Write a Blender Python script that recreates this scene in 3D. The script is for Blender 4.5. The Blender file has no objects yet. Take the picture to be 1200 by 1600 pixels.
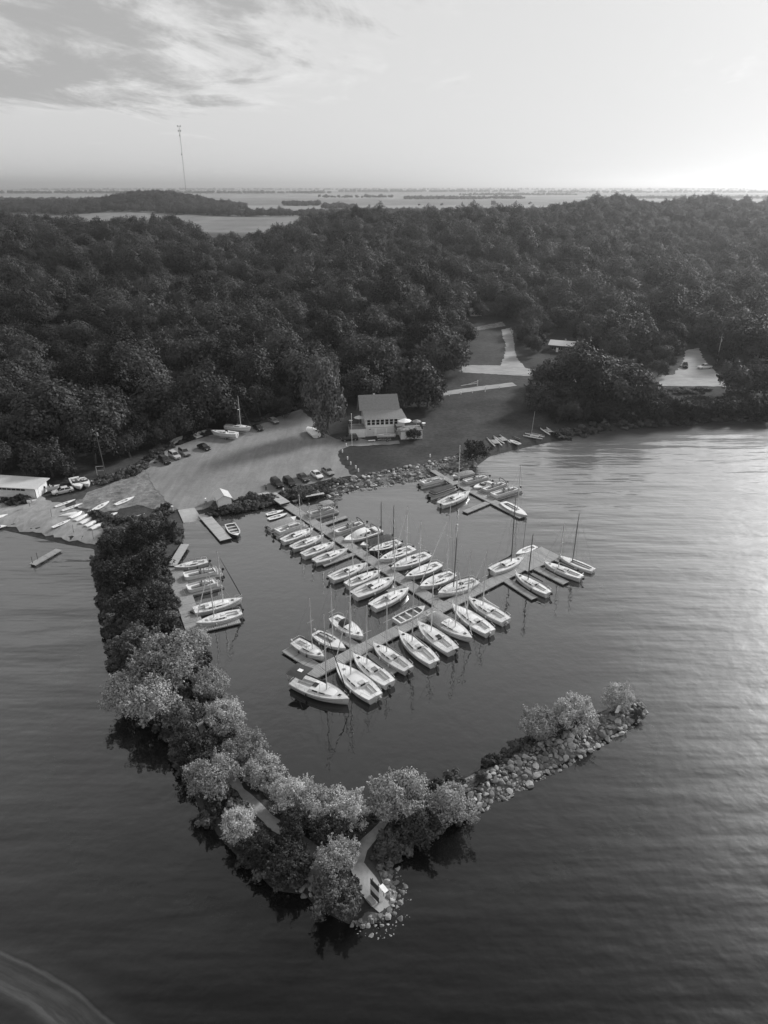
import bpy, bmesh, math, random
import numpy as np
from mathutils import Vector, Matrix, Quaternion
from mathutils.geometry import delaunay_2d_cdt

random.seed(7)
rng = np.random.default_rng(11)
S = bpy.context.scene
COL = S.collection
R = math.radians

# ------------------------------------------------------------------ camera
CAM_H = 65.0
FOC = 1100.0                                  # focal length for a 1200 x 1600 frame
PITCH = math.atan((800 - 289) / FOC)
cam_data = bpy.data.cameras.new('camera')
cam = bpy.data.objects.new('camera', cam_data)
COL.objects.link(cam)
cam.location = (0, 0, CAM_H)
cam.rotation_euler = (math.pi / 2 - PITCH, 0, 0)
cam_data.sensor_fit = 'VERTICAL'
cam_data.sensor_height = 24
cam_data.lens = 24 * FOC / 1600
cam_data.clip_start = 1
cam_data.clip_end = 150000
S.camera = cam

# ------------------------------------------------------------------ sky, sun, exposure
SUN_EL, SUN_AZ = R(27), R(45)                 # hazy sun ahead and to the right, out of frame
world = bpy.data.worlds.new('World')
S.world = world
world.use_nodes = True
wn, wl = world.node_tree.nodes, world.node_tree.links
wn.clear()
def W(t, **k):
    n = wn.new(t)
    for a, b in k.items():
        setattr(n, a, b)
    return n
def wmath(op, a, b=None, c=None, clamp=False):
    n = W('ShaderNodeMath', operation=op, use_clamp=clamp)
    for i, q in enumerate((a, b, c)):
        if q is None: continue
        if isinstance(q, (int, float)): n.inputs[i].default_value = q
        else: wl.new(q, n.inputs[i])
    return n.outputs[0]
SKY_GAIN = 3.85
sky = W('ShaderNodeTexSky', sky_type='NISHITA')
sky.sun_disc = False
sky.sun_elevation = SUN_EL
sky.sun_rotation = SUN_AZ
sky.altitude = 300
sky.air_density = 1.0
sky.dust_density = 2.0
sky.ozone_density = 1.0
bw = W('ShaderNodeRGBToBW')
wl.new(sky.outputs[0], bw.inputs[0])
tc = W('ShaderNodeTexCoord')
sep = W('ShaderNodeSeparateXYZ')
wl.new(tc.outputs['Generated'], sep.inputs[0])
zc = wmath('ADD', wmath('MAXIMUM', sep.outputs[2], 0.0), 0.03)
px_ = wmath('DIVIDE', sep.outputs[0], zc)     # a flat cloud deck one unit overhead
py_ = wmath('DIVIDE', sep.outputs[1], zc)
comb = W('ShaderNodeCombineXYZ')
wl.new(px_, comb.inputs[0]); wl.new(py_, comb.inputs[1])
def wnoise(scale, detail, rough, dist=0.0, off=(0, 0, 0), sc=(1, 1, 1)):
    mp = W('ShaderNodeMapping')
    mp.inputs['Location'].default_value = off
    mp.inputs['Scale'].default_value = sc
    wl.new(comb.outputs[0], mp.inputs[0])
    n = W('ShaderNodeTexNoise')
    n.inputs['Scale'].default_value = scale
    n.inputs['Detail'].default_value = detail
    n.inputs['Roughness'].default_value = rough
    n.inputs['Distortion'].default_value = dist
    wl.new(mp.outputs[0], n.inputs['Vector'])
    return n.outputs['Fac']
CLOUD_AT = (31.1, 14.2, 0)
n1 = wnoise(0.55, 12, 0.66, 0.55, CLOUD_AT, (1.0, .5, 1))
n2 = wnoise(1.5, 12, 0.68, 0.6, (8.3, 5.2, 0), (1, .4, 1))
far = W('ShaderNodeMapRange', interpolation_type='SMOOTHSTEP')
wl.new(py_, far.inputs[0])
for i, q in zip((1, 2, 3, 4), (6.6, 10.5, 0.0, 0.30)): far.inputs[i].default_value = q
side = W('ShaderNodeMapRange', interpolation_type='SMOOTHSTEP')
wl.new(px_, side.inputs[0])
for i, q in zip((1, 2, 3, 4), (-2.3, 1.3, 0.0, 0.28)): side.inputs[i].default_value = q
dens = wmath('SUBTRACT', wmath('SUBTRACT', wmath('ADD', n1, 0.10), far.outputs[0]), side.outputs[0])
cm = W('ShaderNodeMapRange', interpolation_type='SMOOTHSTEP')
wl.new(dens, cm.inputs[0])
for i, q in zip((1, 2, 3, 4), (0.37, 0.50, 0.0, 1.0)): cm.inputs[i].default_value = q
core = W('ShaderNodeMapRange', interpolation_type='SMOOTHSTEP')
wl.new(wmath('ADD', dens, wmath('MULTIPLY', wmath('SUBTRACT', n2, 0.5), 0.8)), core.inputs[0])
for i, q in zip((1, 2, 3, 4), (0.36, 0.66, 1.14, 0.64)): core.inputs[i].default_value = q
mixc = wmath('ADD', wmath('MULTIPLY', cm.outputs[0], wmath('SUBTRACT', core.outputs[0], 1.0)), 1.0)
veil = wmath('MULTIPLY', wmath('POWER', bw.outputs[0], 0.12), SKY_GAIN)   # thin high veil evens the sky out
tot = wmath('MULTIPLY', veil, mixc)
bg = W('ShaderNodeBackground')
bg.inputs[1].default_value = 0.15
wl.new(tot, bg.inputs[0])
wo = W('ShaderNodeOutputWorld')
wl.new(bg.outputs[0], wo.inputs[0])

sun_dir = Vector((math.sin(SUN_AZ) * math.cos(SUN_EL), math.cos(SUN_AZ) * math.cos(SUN_EL), math.sin(SUN_EL)))
sl = bpy.data.lights.new('sun', 'SUN')
sl.energy = 4.6
sl.angle = R(11)
sl.color = (1, 1, 1)
sun = bpy.data.objects.new('sun', sl)
sun.rotation_euler = sun_dir.to_track_quat('Z', 'Y').to_euler()
sun.location = sun_dir * 400
COL.objects.link(sun)
S.view_settings.view_transform = 'Standard'
S.view_settings.look = 'None'
S.view_settings.exposure = 0.0
S.view_settings.gamma = 1.0
S.view_settings.use_curve_mapping = False
S.render.engine = 'CYCLES'
S.cycles.use_denoising = True
S.cycles.max_bounces = 6
S.cycles.diffuse_bounces = 2
S.cycles.glossy_bounces = 3
S.cycles.transmission_bounces = 2
S.cycles.transparent_max_bounces = 6
S.cycles.volume_bounces = 0
S.cycles.caustics_reflective = False
S.cycles.caustics_refractive = False

# ------------------------------------------------------------------ materials (the photograph is black and white: all grey)
MATS = {}
def mat(name, v, rough=0.7, var=0.2, scale=2.0, metal=0.0, bump=0.0, bscale=None, stretch=(1, 1, 1), spec=0.5, detail=4, coord='Object', trans=0.0):
    if name in MATS: return MATS[name]
    m = bpy.data.materials.new(name)
    m.use_nodes = True
    nt = m.node_tree; N, L = nt.nodes, nt.links
    b = N['Principled BSDF']
    b.inputs['Roughness'].default_value = rough
    b.inputs['Metallic'].default_value = metal
    b.inputs['Specular IOR Level'].default_value = spec
    t = N.new('ShaderNodeTexCoord')
    mp = N.new('ShaderNodeMapping')
    mp.inputs['Scale'].default_value = stretch
    L.new(t.outputs[coord], mp.inputs[0])
    n = N.new('ShaderNodeTexNoise')
    n.inputs['Scale'].default_value = scale
    n.inputs['Detail'].default_value = detail
    n.inputs['Roughness'].default_value = 0.65
    L.new(mp.outputs[0], n.inputs['Vector'])
    mr = N.new('ShaderNodeMapRange')
    mr.inputs[1].default_value = 0.3; mr.inputs[2].default_value = 0.7
    mr.inputs[3].default_value = v * (1 - var); mr.inputs[4].default_value = min(0.9, v * (1 + var))
    L.new(n.outputs['Fac'], mr.inputs[0])
    L.new(mr.outputs[0], b.inputs['Base Color'])
    if bump:
        n2 = N.new('ShaderNodeTexNoise')
        n2.inputs['Scale'].default_value = bscale or scale * 4
        n2.inputs['Detail'].default_value = 6
        L.new(mp.outputs[0], n2.inputs['Vector'])
        bp = N.new('ShaderNodeBump')
        bp.inputs['Strength'].default_value = bump
        bp.inputs['Distance'].default_value = 0.1
        L.new(n2.outputs['Fac'], bp.inputs['Height'])
        L.new(bp.outputs[0], b.inputs['Normal'])
    MATS[name] = m
    return m

def worn(m, amount, scale, stretch, rot):
    N, L = m.node_tree.nodes, m.node_tree.links
    b = N['Principled BSDF']; src = b.inputs['Base Color'].links[0].from_socket
    t = N.new('ShaderNodeTexCoord'); mp = N.new('ShaderNodeMapping'); mp.inputs['Scale'].default_value = stretch; mp.inputs['Rotation'].default_value = (0, 0, rot)
    n = N.new('ShaderNodeTexNoise'); n.inputs['Scale'].default_value = scale; n.inputs['Detail'].default_value = 10; n.inputs['Roughness'].default_value = .7; n.inputs['Distortion'].default_value = .8
    L.new(t.outputs['Object'], mp.inputs[0]); L.new(mp.outputs[0], n.inputs['Vector'])
    r = N.new('ShaderNodeMapRange'); r.inputs[1].default_value = .35; r.inputs[2].default_value = .65; r.inputs[3].default_value = 1 - amount; r.inputs[4].default_value = 1 + amount
    L.new(n.outputs['Fac'], r.inputs[0])
    x = N.new('ShaderNodeMath'); x.operation = 'MULTIPLY'; L.new(src, x.inputs[0]); L.new(r.outputs[0], x.inputs[1]); L.new(x.outputs[0], b.inputs['Base Color'])

def leaf_mat(name, v, var=0.45):
    """leaves: a different grey for each tree and each clump, a little light through them"""
    m = bpy.data.materials.new(name)
    m.use_nodes = True
    N, L = m.node_tree.nodes, m.node_tree.links
    b = N['Principled BSDF']
    b.inputs['Roughness'].default_value = 0.6
    b.inputs['Specular IOR Level'].default_value = 0.12
    oi = N.new('ShaderNodeObjectInfo')
    g = N.new('ShaderNodeNewGeometry')
    a = N.new('ShaderNodeMapRange')
    a.inputs[3].default_value = 1 - var; a.inputs[4].default_value = 1 + var
    L.new(oi.outputs['Random'], a.inputs[0])
    c = N.new('ShaderNodeMapRange')
    c.inputs[3].default_value = v * 0.72; c.inputs[4].default_value = v * 1.28
    L.new(g.outputs['Random Per Island'], c.inputs[0])
    x = N.new('ShaderNodeMath'); x.operation = 'MULTIPLY'
    L.new(a.outputs[0], x.inputs[0]); L.new(c.outputs[0], x.inputs[1])
    L.new(x.outputs[0], b.inputs['Base Color'])
    tr = N.new('ShaderNodeBsdfTranslucent')
    L.new(x.outputs[0], tr.inputs[0])
    mx = N.new('ShaderNodeMixShader')
    mx.inputs[0].default_value = 0.22
    L.new(b.outputs[0], mx.inputs[1]); L.new(tr.outputs[0], mx.inputs[2])
    L.new(mx.outputs[0], N['Material Output'].inputs[0])
    MATS[name] = m
    return m

GEL = mat('gelcoat_white', 0.70, 0.35, 0.05, 1.2)
GEL2 = mat('gelcoat_cream', 0.66, 0.4, 0.06, 1.2)
GELG = mat('gelcoat_grey', 0.45, 0.4, 0.08, 1.2)
GELD = mat('gelcoat_dark', 0.05, 0.3, 0.2, 1.5)
DECK = mat('boat_deck', 0.66, 0.55, 0.07, 2.0)
NSKID = mat('nonskid', 0.60, 0.8, 0.1, 3.0)
ALU = mat('aluminium', 0.62, 0.4, 0.08, 2.0, metal=0.3)
ALUD = mat('dark_spar', 0.10, 0.4, 0.15, 2.0)
WIRE = mat('rigging_wire', 0.25, 0.4, 0.1, 2.0)
GLASS = mat('dark_glass', 0.02, 0.12, 0.2, 2.0)
CANV = mat('dark_canvas', 0.035, 0.85, 0.25, 3.0, bump=0.2)
CANVG = mat('grey_canvas', 0.22, 0.85, 0.2, 3.0, bump=0.2)
CANVW = mat('pale_canvas', 0.72, 0.8, 0.08, 3.0, bump=0.15)
RUB = mat('black_rubber', 0.025, 0.7, 0.2, 4.0)
VINYL = mat('pale_vinyl', 0.62, 0.5, 0.08, 2.0)
FLOORG = mat('grey_carpet', 0.20, 0.9, 0.15, 3.0)
WOOD = mat('weathered_wood', 0.27, 0.85, 0.25, 1.6, stretch=(3.5, 0.25, 1), bump=0.3, bscale=4)
WOODP = mat('pale_wood', 0.36, 0.8, 0.2, 1.4, stretch=(3.5, 0.25, 1))
WOODD = mat('dark_timber', 0.08, 0.9, 0.3, 1.6)
WHITE = mat('white_paint', 0.84, 0.6, 0.07, 1.5)
OFFW = mat('offwhite_siding', 0.8, 0.7, 0.1, 1.2)
ROOFM = mat('shingle_roof', 0.26, 0.9, 0.12, 2.2, bump=0.3, bscale=6)
ROOFP = mat('pale_metal_roof', 0.5, 0.5, 0.06, 1.5)
TRIM = mat('dark_trim', 0.05, 0.6, 0.2, 2.0)
STEEL = mat('galvanised_steel', 0.35, 0.45, 0.15, 2.0, metal=0.4)
STONE = [mat('boulder_%s' % k, v, 0.9, 0.3, 1.4, bump=0.5, bscale=5) for k, v in (('pale', 0.33), ('grey', 0.23), ('dark', 0.15))]
BARK = mat('bark', 0.09, 0.95, 0.3, 3.0)
GRAVEL = mat('gravel', 0.178, 0.95, 0.16, 0.12, bump=0.3, bscale=3, detail=9)
ROAD = mat('road_gravel', 0.27, 0.95, 0.16, 0.2, bump=0.3, bscale=3, detail=8)
SAND = mat('sand', 0.24, 0.95, 0.22, 0.16, bump=0.25, bscale=3, detail=9)
DRY = mat('dry_turf', 0.15, 0.95, 0.5, 0.35, bump=0.4, bscale=3, detail=9)
PATHM = mat('trodden_path', 0.23, 0.95, 0.3, 0.6, bump=0.3, bscale=4, detail=8)
CONC = mat('concrete', 0.36, 0.9, 0.15, 0.8, bump=0.2)
worn(GRAVEL, .16, .5, (.9, .12, 1), .7); worn(GRAVEL, .12, 1.2, (1, 1, 1), 0); worn(SAND, .25, .5, (1, .5, 1), .2); worn(DRY, .5, .8, (1, 1, 1), 0); worn(ROAD, .15, .6, (.2, 1, 1), 0)
LEAF_FOREST = leaf_mat('forest_leaves', 0.046, .8)
LEAF_SILVER = leaf_mat('silvery_leaves', 0.38, 0.3)
LEAF_MID = leaf_mat('shrub_leaves', 0.12, 0.3)
LEAF_DARK = leaf_mat('dark_leaves', 0.055, 0.3)
CLEARG = mat('tinted_screen', 0.05, 0.08, 0.1, 2.0)

# ------------------------------------------------------------------ helpers
def tag(o, label=None, cat=None, group=None, kind=None):
    if label: o['label'] = label
    if cat: o['category'] = cat
    if group: o['group'] = group
    if kind: o['kind'] = kind
    return o

def link_mesh(name, verts, faces, m, parent=None, smooth=False):
    me = bpy.data.meshes.new(name)
    me.from_pydata([tuple(v) for v in verts], [], faces)
    if smooth:
        me.polygons.foreach_set('use_smooth', [True] * len(me.polygons))
    if m: me.materials.append(m)
    me.update()
    o = bpy.data.objects.new(name, me)
    COL.objects.link(o)
    if parent: o.parent = parent
    return o

def empty(name, loc=(0, 0, 0), rz=0.0, scale=1.0):
    o = bpy.data.objects.new(name, None)
    o.empty_display_size = 0.3
    COL.objects.link(o)
    o.location = loc
    o.rotation_euler = (0, 0, rz)
    o.scale = (scale,) * 3
    return o

class MB:
    def __init__(s): s.v, s.f = [], []
    def add(s, vs, fs):
        k = len(s.v)
        s.v += [tuple(v) for v in vs]
        s.f += [tuple(i + k for i in f) for f in fs]
        return s
    def box(s, c, d, rz=0.0, taper=1.0, ry=0.0):
        M = Matrix.Rotation(rz, 3, 'Z') @ Matrix.Rotation(ry, 3, 'Y')
        vs = []
        for z in (-.5, .5):
            k = taper if z > 0 else 1.0
            for x, y in ((-.5, -.5), (.5, -.5), (.5, .5), (-.5, .5)):
                vs.append(Vector(c) + M @ Vector((x * d[0] * k, y * d[1] * k, z * d[2])))
        return s.add(vs, [(3, 2, 1, 0), (4, 5, 6, 7), (0, 1, 5, 4), (1, 2, 6, 5), (2, 3, 7, 6), (3, 0, 4, 7)])
    def tube(s, a, b, r0, r1=None, n=6):
        r1 = r0 if r1 is None else r1
        a, b = Vector(a), Vector(b)
        q = (b - a).to_track_quat('Z', 'Y')
        vs = []
        for p, r in ((a, r0), (b, r1)):
            for i in range(n):
                t = 2 * math.pi * i / n
                vs.append(p + q @ Vector((math.cos(t) * r, math.sin(t) * r, 0)))
        fs = [(i, (i + 1) % n, n + (i + 1) % n, n + i) for i in range(n)]
        fs += [tuple(range(n - 1, -1, -1)), tuple(range(n, 2 * n))]
        return s.add(vs, fs)
    def path(s, pts, r, n=5, closed=False):
        k = len(pts)
        for i in range(k if closed else k - 1):
            s.tube(pts[i], pts[(i + 1) % k], r, r, n)
        return s
    def loft(s, rings, closed=True, cap0=True, cap1=True):
        n = len(rings[0])
        vs = [p for r in rings for p in r]
        fs = []
        for j in range(len(rings) - 1):
            for i in range(n if closed else n - 1):
                a, b = j * n + i, j * n + (i + 1) % n
                fs.append((a, b, b + n, a + n))
        if cap0: fs.append(tuple(range(n - 1, -1, -1)))
        if cap1: fs.append(tuple(range((len(rings) - 1) * n, len(rings) * n)))
        return s.add(vs, fs)
    def build(s, name, m, parent=None, smooth=False):
        return link_mesh(name, s.v, s.f, m, parent, smooth)

def auto_smooth(o, ang=40):
    me = o.data
    me.polygons.foreach_set('use_smooth', [True] * len(me.polygons))
    me.set_sharp_from_angle(angle=R(ang))
    return o

SP, CP = math.sin(PITCH), math.cos(PITCH)
def G(x, y, z=0.0):
    """the place on the level z that the photograph shows at x, y (in its own 1200 x 1600 pixels)"""
    u, v = (x - 600) / FOC, (y - 800) / FOC
    t = (CAM_H - z) / (SP + v * CP)
    return (u * t, (CP - v * SP) * t)

# ------------------------------------------------------------------ terrain
shore_px = [(-80, 824), (0, 827), (50, 838), (100, 850), (148, 858), (150, 890), (156, 935), (168, 990), (180, 1060), (218, 1108), (262, 1150),
    (288, 1215), (330, 1290), (380, 1345), (432, 1390), (478, 1398), (512, 1428), (560, 1446), (606, 1436), (618, 1398), (602, 1352),
    (650, 1318), (700, 1290), (742, 1266), (800, 1232), (850, 1207), (900, 1182), (945, 1152), (985, 1130), (1010, 1106), (998, 1090),
    (960, 1104), (900, 1128), (850, 1145), (800, 1172), (750, 1203), (715, 1218), (660, 1238), (620, 1268), (580, 1280), (540, 1276), (480, 1270), (430, 1240),
    (400, 1200), (370, 1160), (345, 1105), (325, 1050), (308, 1000), (284, 960), (266, 905), (266, 872), (280, 850), (288, 828), (284, 817),
    (322, 809), (345, 803), (372, 801), (415, 790), (445, 784), (480, 782), (520, 771), (560, 763), (600, 757), (640, 750), (680, 742),
    (720, 735), (745, 728), (765, 713), (800, 704), (840, 695), (870, 689), (900, 681), (960, 671), (1040, 666), (1100, 661), (1200, 656), (1400, 648)]
SHORE = [(-90000, 170), (-2500, 150)] + [G(*p) for p in shore_px] + [(2500, 330), (90000, 400), (90000, 90000), (-90000, 90000)]
SH = np.array(SHORE)

def shore_dist(x, y):
    x = np.asarray(x, float); y = np.asarray(y, float)
    best = np.full(x.shape, 1e18); ins = np.zeros(x.shape, bool)
    n = len(SH)
    for i in range(n):
        ax, ay = SH[i]; bx, by = SH[(i + 1) % n]
        dx, dy = bx - ax, by - ay
        t = np.clip(((x - ax) * dx + (y - ay) * dy) / (dx * dx + dy * dy + 1e-9), 0, 1)
        best = np.minimum(best, (x - ax - t * dx) ** 2 + (y - ay - t * dy) ** 2)
        if ay != by:
            c = ((ay > y) != (by > y)) & (x < dx * (y - ay) / (by - ay) + ax)
            ins ^= c
    return np.where(ins, 1, -1) * np.sqrt(best)

def sm(t):
    t = np.clip(t, 0, 1)
    return t * t * (3 - 2 * t)

def lump(x, y, wl, ph):
    """smooth rolling ground"""
    k = 2 * math.pi / wl
    return (np.sin(k * (x * .8 + y * .6) + ph) * np.cos(k * (y * .9 - x * .45) + 1.7 * ph)
            + .5 * np.sin(k * 2.1 * (x * .35 - y * .95) + 2.3 * ph))

crest_px = np.array([(-300, 326), (0, 333), (100, 336), (200, 339), (260, 341), (310, 352), (375, 368), (430, 356), (480, 340), (530, 326), (580, 319), (640, 324), (700, 326),
                     (760, 320), (820, 325), (880, 315), (950, 309), (1050, 308), (1150, 310), (1250, 312), (1500, 312)], float)
_u = (crest_px[:, 0] - 600) / FOC * 0.92
_v = (crest_px[:, 1] - 800) / FOC
_drop = (SP + _v * CP) / (CP - _v * SP)
_yc = np.interp(crest_px[:, 0], [0, 300, 420, 800, 950, 1200], [600, 600, 620, 660, 850, 900])
CREST_H = CAM_H - _yc * _drop - 14.5

def height(x, y):
    x = np.asarray(x, float); y = np.asarray(y, float)
    d = shore_dist(x, y)
    z = np.where(d < 0, np.maximum(-3.0, d * 0.3), 1.3 * (1 - np.exp(-np.maximum(d, 0) / 2.6)))
    s = x / np.maximum(y, 1.0)
    C = np.interp(s, _u, CREST_H); Yc = np.interp(s, _u, _yc)
    y0 = np.interp(s, [-.5, -.25, -.1, .1, .3], [205, 215, 235, 280, 300])
    plateau = 20.0
    base = 2.6 * sm((y - 175) / 110)
    up = sm((y - y0) / (Yc - y0)) ** 1.1
    back = sm((y - Yc) / 190)
    hill = (C - 2.6) * up * (1 - back) + (plateau - 2.6) * back
    roll = lump(x, y, 150, .6) * 2.6 * sm((y - y0 - 40) / 150) * (1 - sm((y - Yc) / 120) * .85)
    # wooded mound beyond the fields
    mnd = 22 * np.exp(-(((x + 395) / 90) ** 2 + ((y - 1330) / 170) ** 2)) + 9 * np.exp(-(((x + 620) / 260) ** 2 + ((y - 1400) / 160) ** 2))
    return np.where(d > 0, z + base * sm(d / 30) + hill + roll + mnd * (y > 900), z)

def hz(x, y):
    return float(height(np.array([x]), np.array([y]))[0])

def GT(x, y, dz=0.0):
    """the place on the ground that the photograph shows at x, y"""
    z = 1.5
    for _ in range(14):
        p = G(x, y, z + dz)
        z = 0.5 * z + 0.5 * hz(*p)
    p = G(x, y, z + dz)
    return Vector((p[0], p[1], hz(*p)))

def axis(segs):
    out = []
    for a, b, n in segs:
        out += list(np.linspace(a, b, n, endpoint=False))
    return np.array(out + [segs[-1][1]])
gx = axis([(-90000, -20000, 5), (-20000, -3000, 10), (-3000, -800, 30), (-800, -250, 60), (-250, -100, 70), (-100, 100, 200), (100, 250, 70), (250, 800, 60), (800, 3000, 30), (3000, 20000, 10), (20000, 90000, 5)])
gy = axis([(40, 60, 10), (60, 260, 210), (260, 420, 70), (420, 1000, 110), (1000, 1800, 80), (1800, 6000, 40), (6000, 90000, 24)])
GX, GY = np.meshgrid(gx, gy)
GZ = height(GX.ravel(), GY.ravel())
nx, ny = len(gx), len(gy)
vv = np.stack([GX.ravel(), GY.ravel(), GZ], 1)
ii = (np.arange(ny - 1)[:, None] * nx + np.arange(nx - 1)[None, :]).ravel()
ff = np.stack([ii, ii + 1, ii + nx + 1, ii + nx], 1)
me = bpy.data.meshes.new('ground')
me.vertices.add(len(vv)); me.vertices.foreach_set('co', vv.ravel())
me.loops.add(ff.size); me.loops.foreach_set('vertex_index', ff.ravel().astype(np.int32))
me.polygons.add(len(ff)); me.polygons.foreach_set('loop_start', (np.arange(len(ff)) * 4).astype(np.int32))
me.polygons.foreach_set('use_smooth', np.ones(len(ff), bool))
me.update(calc_edges=True)
ground = bpy.data.objects.new('ground', me)
COL.objects.link(ground)
tag(ground, kind='structure')

# ground material: turf near the lake, forest soil on the hill, strips of farmland beyond
gm = bpy.data.materials.new('turf_and_fields')
gm.use_nodes = True
N, L = gm.node_tree.nodes, gm.node_tree.links
b = N['Principled BSDF']; b.inputs['Roughness'].default_value = 0.95; b.inputs['Specular IOR Level'].default_value = 0.15
t = N.new('ShaderNodeTexCoord'); sp = N.new('ShaderNodeSeparateXYZ'); L.new(t.outputs['Object'], sp.inputs[0])
def nmath(N, L, op, a, b=None, c=None):
    n = N.new('ShaderNodeMath'); n.operation = op
    for i, q in enumerate((a, b, c)):
        if q is None: continue
        if isinstance(q, (int, float)): n.inputs[i].default_value = q
        else: L.new(q, n.inputs[i])
    return n.outputs[0]
def nnoise(N, L, vec, scale, detail=5, rough=.6, stretch=None, off=None):
    if stretch or off:
        mp = N.new('ShaderNodeMapping')
        if stretch: mp.inputs['Scale'].default_value = stretch
        if off: mp.inputs['Location'].default_value = off
        L.new(vec, mp.inputs[0]); vec = mp.outputs[0]
    n = N.new('ShaderNodeTexNoise')
    n.inputs['Scale'].default_value = scale; n.inputs['Detail'].default_value = detail; n.inputs['Roughness'].default_value = rough
    L.new(vec, n.inputs['Vector'])
    return n.outputs['Fac']
def nrange(N, L, v, a, b, c, d, smooth=True):
    n = N.new('ShaderNodeMapRange')
    if smooth: n.interpolation_type = 'SMOOTHSTEP'
    L.new(v, n.inputs[0])
    for i, q in zip((1, 2, 3, 4), (a, b, c, d)): n.inputs[i].default_value = q
    return n.outputs[0]
obj = t.outputs['Object']
tn = nmath(N, L, 'MULTIPLY', nrange(N, L, nnoise(N, L, obj, .05, 8, .65), .3, .7, .6, 1.5), nrange(N, L, nnoise(N, L, obj, .9, 8, .7), .3, .7, .7, 1.3))
turf = nmath(N, L, 'MULTIPLY', tn, 0.042)
# fields: long parcels of crop, stubble and fallow
vor = N.new('ShaderNodeTexVoronoi'); vor.feature = 'F1'; vor.distance = 'CHEBYCHEV'
mpv = N.new('ShaderNodeMapping'); mpv.inputs['Scale'].default_value = (1 / 1500, 1 / 620, 0); mpv.inputs['Location'].default_value = (.33, .18, 0)
L.new(obj, mpv.inputs[0]); L.new(mpv.outputs[0], vor.inputs['Vector']); vor.inputs['Scale'].default_value = 1.0; vor.inputs['Randomness'].default_value = .75
sv = N.new('ShaderNodeSeparateColor'); L.new(vor.outputs['Color'], sv.inputs[0])
crop = nmath(N, L, 'MULTIPLY', nrange(N, L, sv.outputs[0], 0, 1, .10, .25, False), nrange(N, L, nmath(N, L, 'ADD', nmath(N, L, 'MULTIPLY', nnoise(N, L, obj, .012, 8, .7, (1, .25, 1)), .6), nmath(N, L, 'MULTIPLY', nnoise(N, L, obj, .08, 6, .7, (.12, 1, 1)), .4)), .36, .64, .68, 1.32))
isf = nrange(N, L, sp.outputs[1], 720, 800, 0, 1)
mx = N.new('ShaderNodeMix'); mx.data_type = 'FLOAT'
L.new(isf, mx.inputs[0]); L.new(turf, mx.inputs[2]); L.new(crop, mx.inputs[3])
L.new(mx.outputs[0], b.inputs['Base Color'])
bp = N.new('ShaderNodeBump'); bp.inputs['Strength'].default_value = .5; bp.inputs['Distance'].default_value = .15
L.new(nnoise(N, L, obj, 2.5, 6, .7), bp.inputs['Height']); L.new(bp.outputs[0], b.inputs['Normal'])
me.materials.append(gm)

# ------------------------------------------------------------------ water
def grid_sheet(name, xs, ys, z, m):
    X, Y = np.meshgrid(xs, ys); n = len(xs)
    v = np.stack([X.ravel(), Y.ravel(), np.full(X.size, z)], 1)
    i = (np.arange(len(ys) - 1)[:, None] * n + np.arange(n - 1)[None, :]).ravel()
    return link_mesh(name, v.tolist(), np.stack([i, i + 1, i + n + 1, i + n], 1).tolist(), m)
wm = bpy.data.materials.new('lake_water')
wm.use_nodes = True
N, L = wm.node_tree.nodes, wm.node_tree.links
b = N['Principled BSDF']
b.inputs['Base Color'].default_value = (.022, .022, .022, 1)
b.inputs['IOR'].default_value = 1.6
b.inputs['Specular IOR Level'].default_value = 0.5
t = N.new('ShaderNodeTexCoord'); obj = t.outputs['Object']
sp = N.new('ShaderNodeSeparateXYZ'); L.new(obj, sp.inputs[0])
X, Y = sp.outputs[0], sp.outputs[1]
# sheltered basin: an oval around the docks stays calm
mc = G(560, 960)
ex = nmath(N, L, 'DIVIDE', nmath(N, L, 'SUBTRACT', X, mc[0]), 30.0)
ey = nmath(N, L, 'DIVIDE', nmath(N, L, 'SUBTRACT', Y, mc[1] + 2), 40.0)
rr = nmath(N, L, 'SQRT', nmath(N, L, 'ADD', nmath(N, L, 'MULTIPLY', ex, ex), nmath(N, L, 'MULTIPLY', ey, ey)))
rr = nmath(N, L, 'ADD', rr, nmath(N, L, 'MULTIPLY', nmath(N, L, 'SUBTRACT', nnoise(N, L, obj, .03, 3), .5), .7))
openw = nrange(N, L, rr, .85, 1.75, 0.0, 1.0)
swell = nnoise(N, L, obj, 1.0, 3, .5, (.035, .17, 1))           # long low swell, crests across the view
chop = nnoise(N, L, obj, 1.0, 4, .55, (.28, .9, 1), (4, 9, 0))
fine = nnoise(N, L, obj, 2.2, 3, .6, (.7, 1.6, 1))
patch = nrange(N, L, nnoise(N, L, obj, .012, 4, .6, (1, 1.8, 1)), .35, .65, .35, 1.0)
hgt = nmath(N, L, 'ADD', nmath(N, L, 'MULTIPLY', swell, .75),
      nmath(N, L, 'ADD', nmath(N, L, 'MULTIPLY', nmath(N, L, 'MULTIPLY', chop, patch), .05), nmath(N, L, 'MULTIPLY', nmath(N, L, 'MULTIPLY', fine, patch), .006)))
hgt = nmath(N, L, 'MULTIPLY', hgt, nmath(N, L, 'MULTIPLY', openw, nrange(N, L, Y, 45, 130, .45, 1.0)))
calm = nmath(N, L, 'ADD', nmath(N, L, 'MULTIPLY', nnoise(N, L, obj, .55, 2, .5), .045), nmath(N, L, 'MULTIPLY', nnoise(N, L, obj, 2.0, 2, .5), .006))
hgt = nmath(N, L, 'ADD', hgt, calm)
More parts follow.
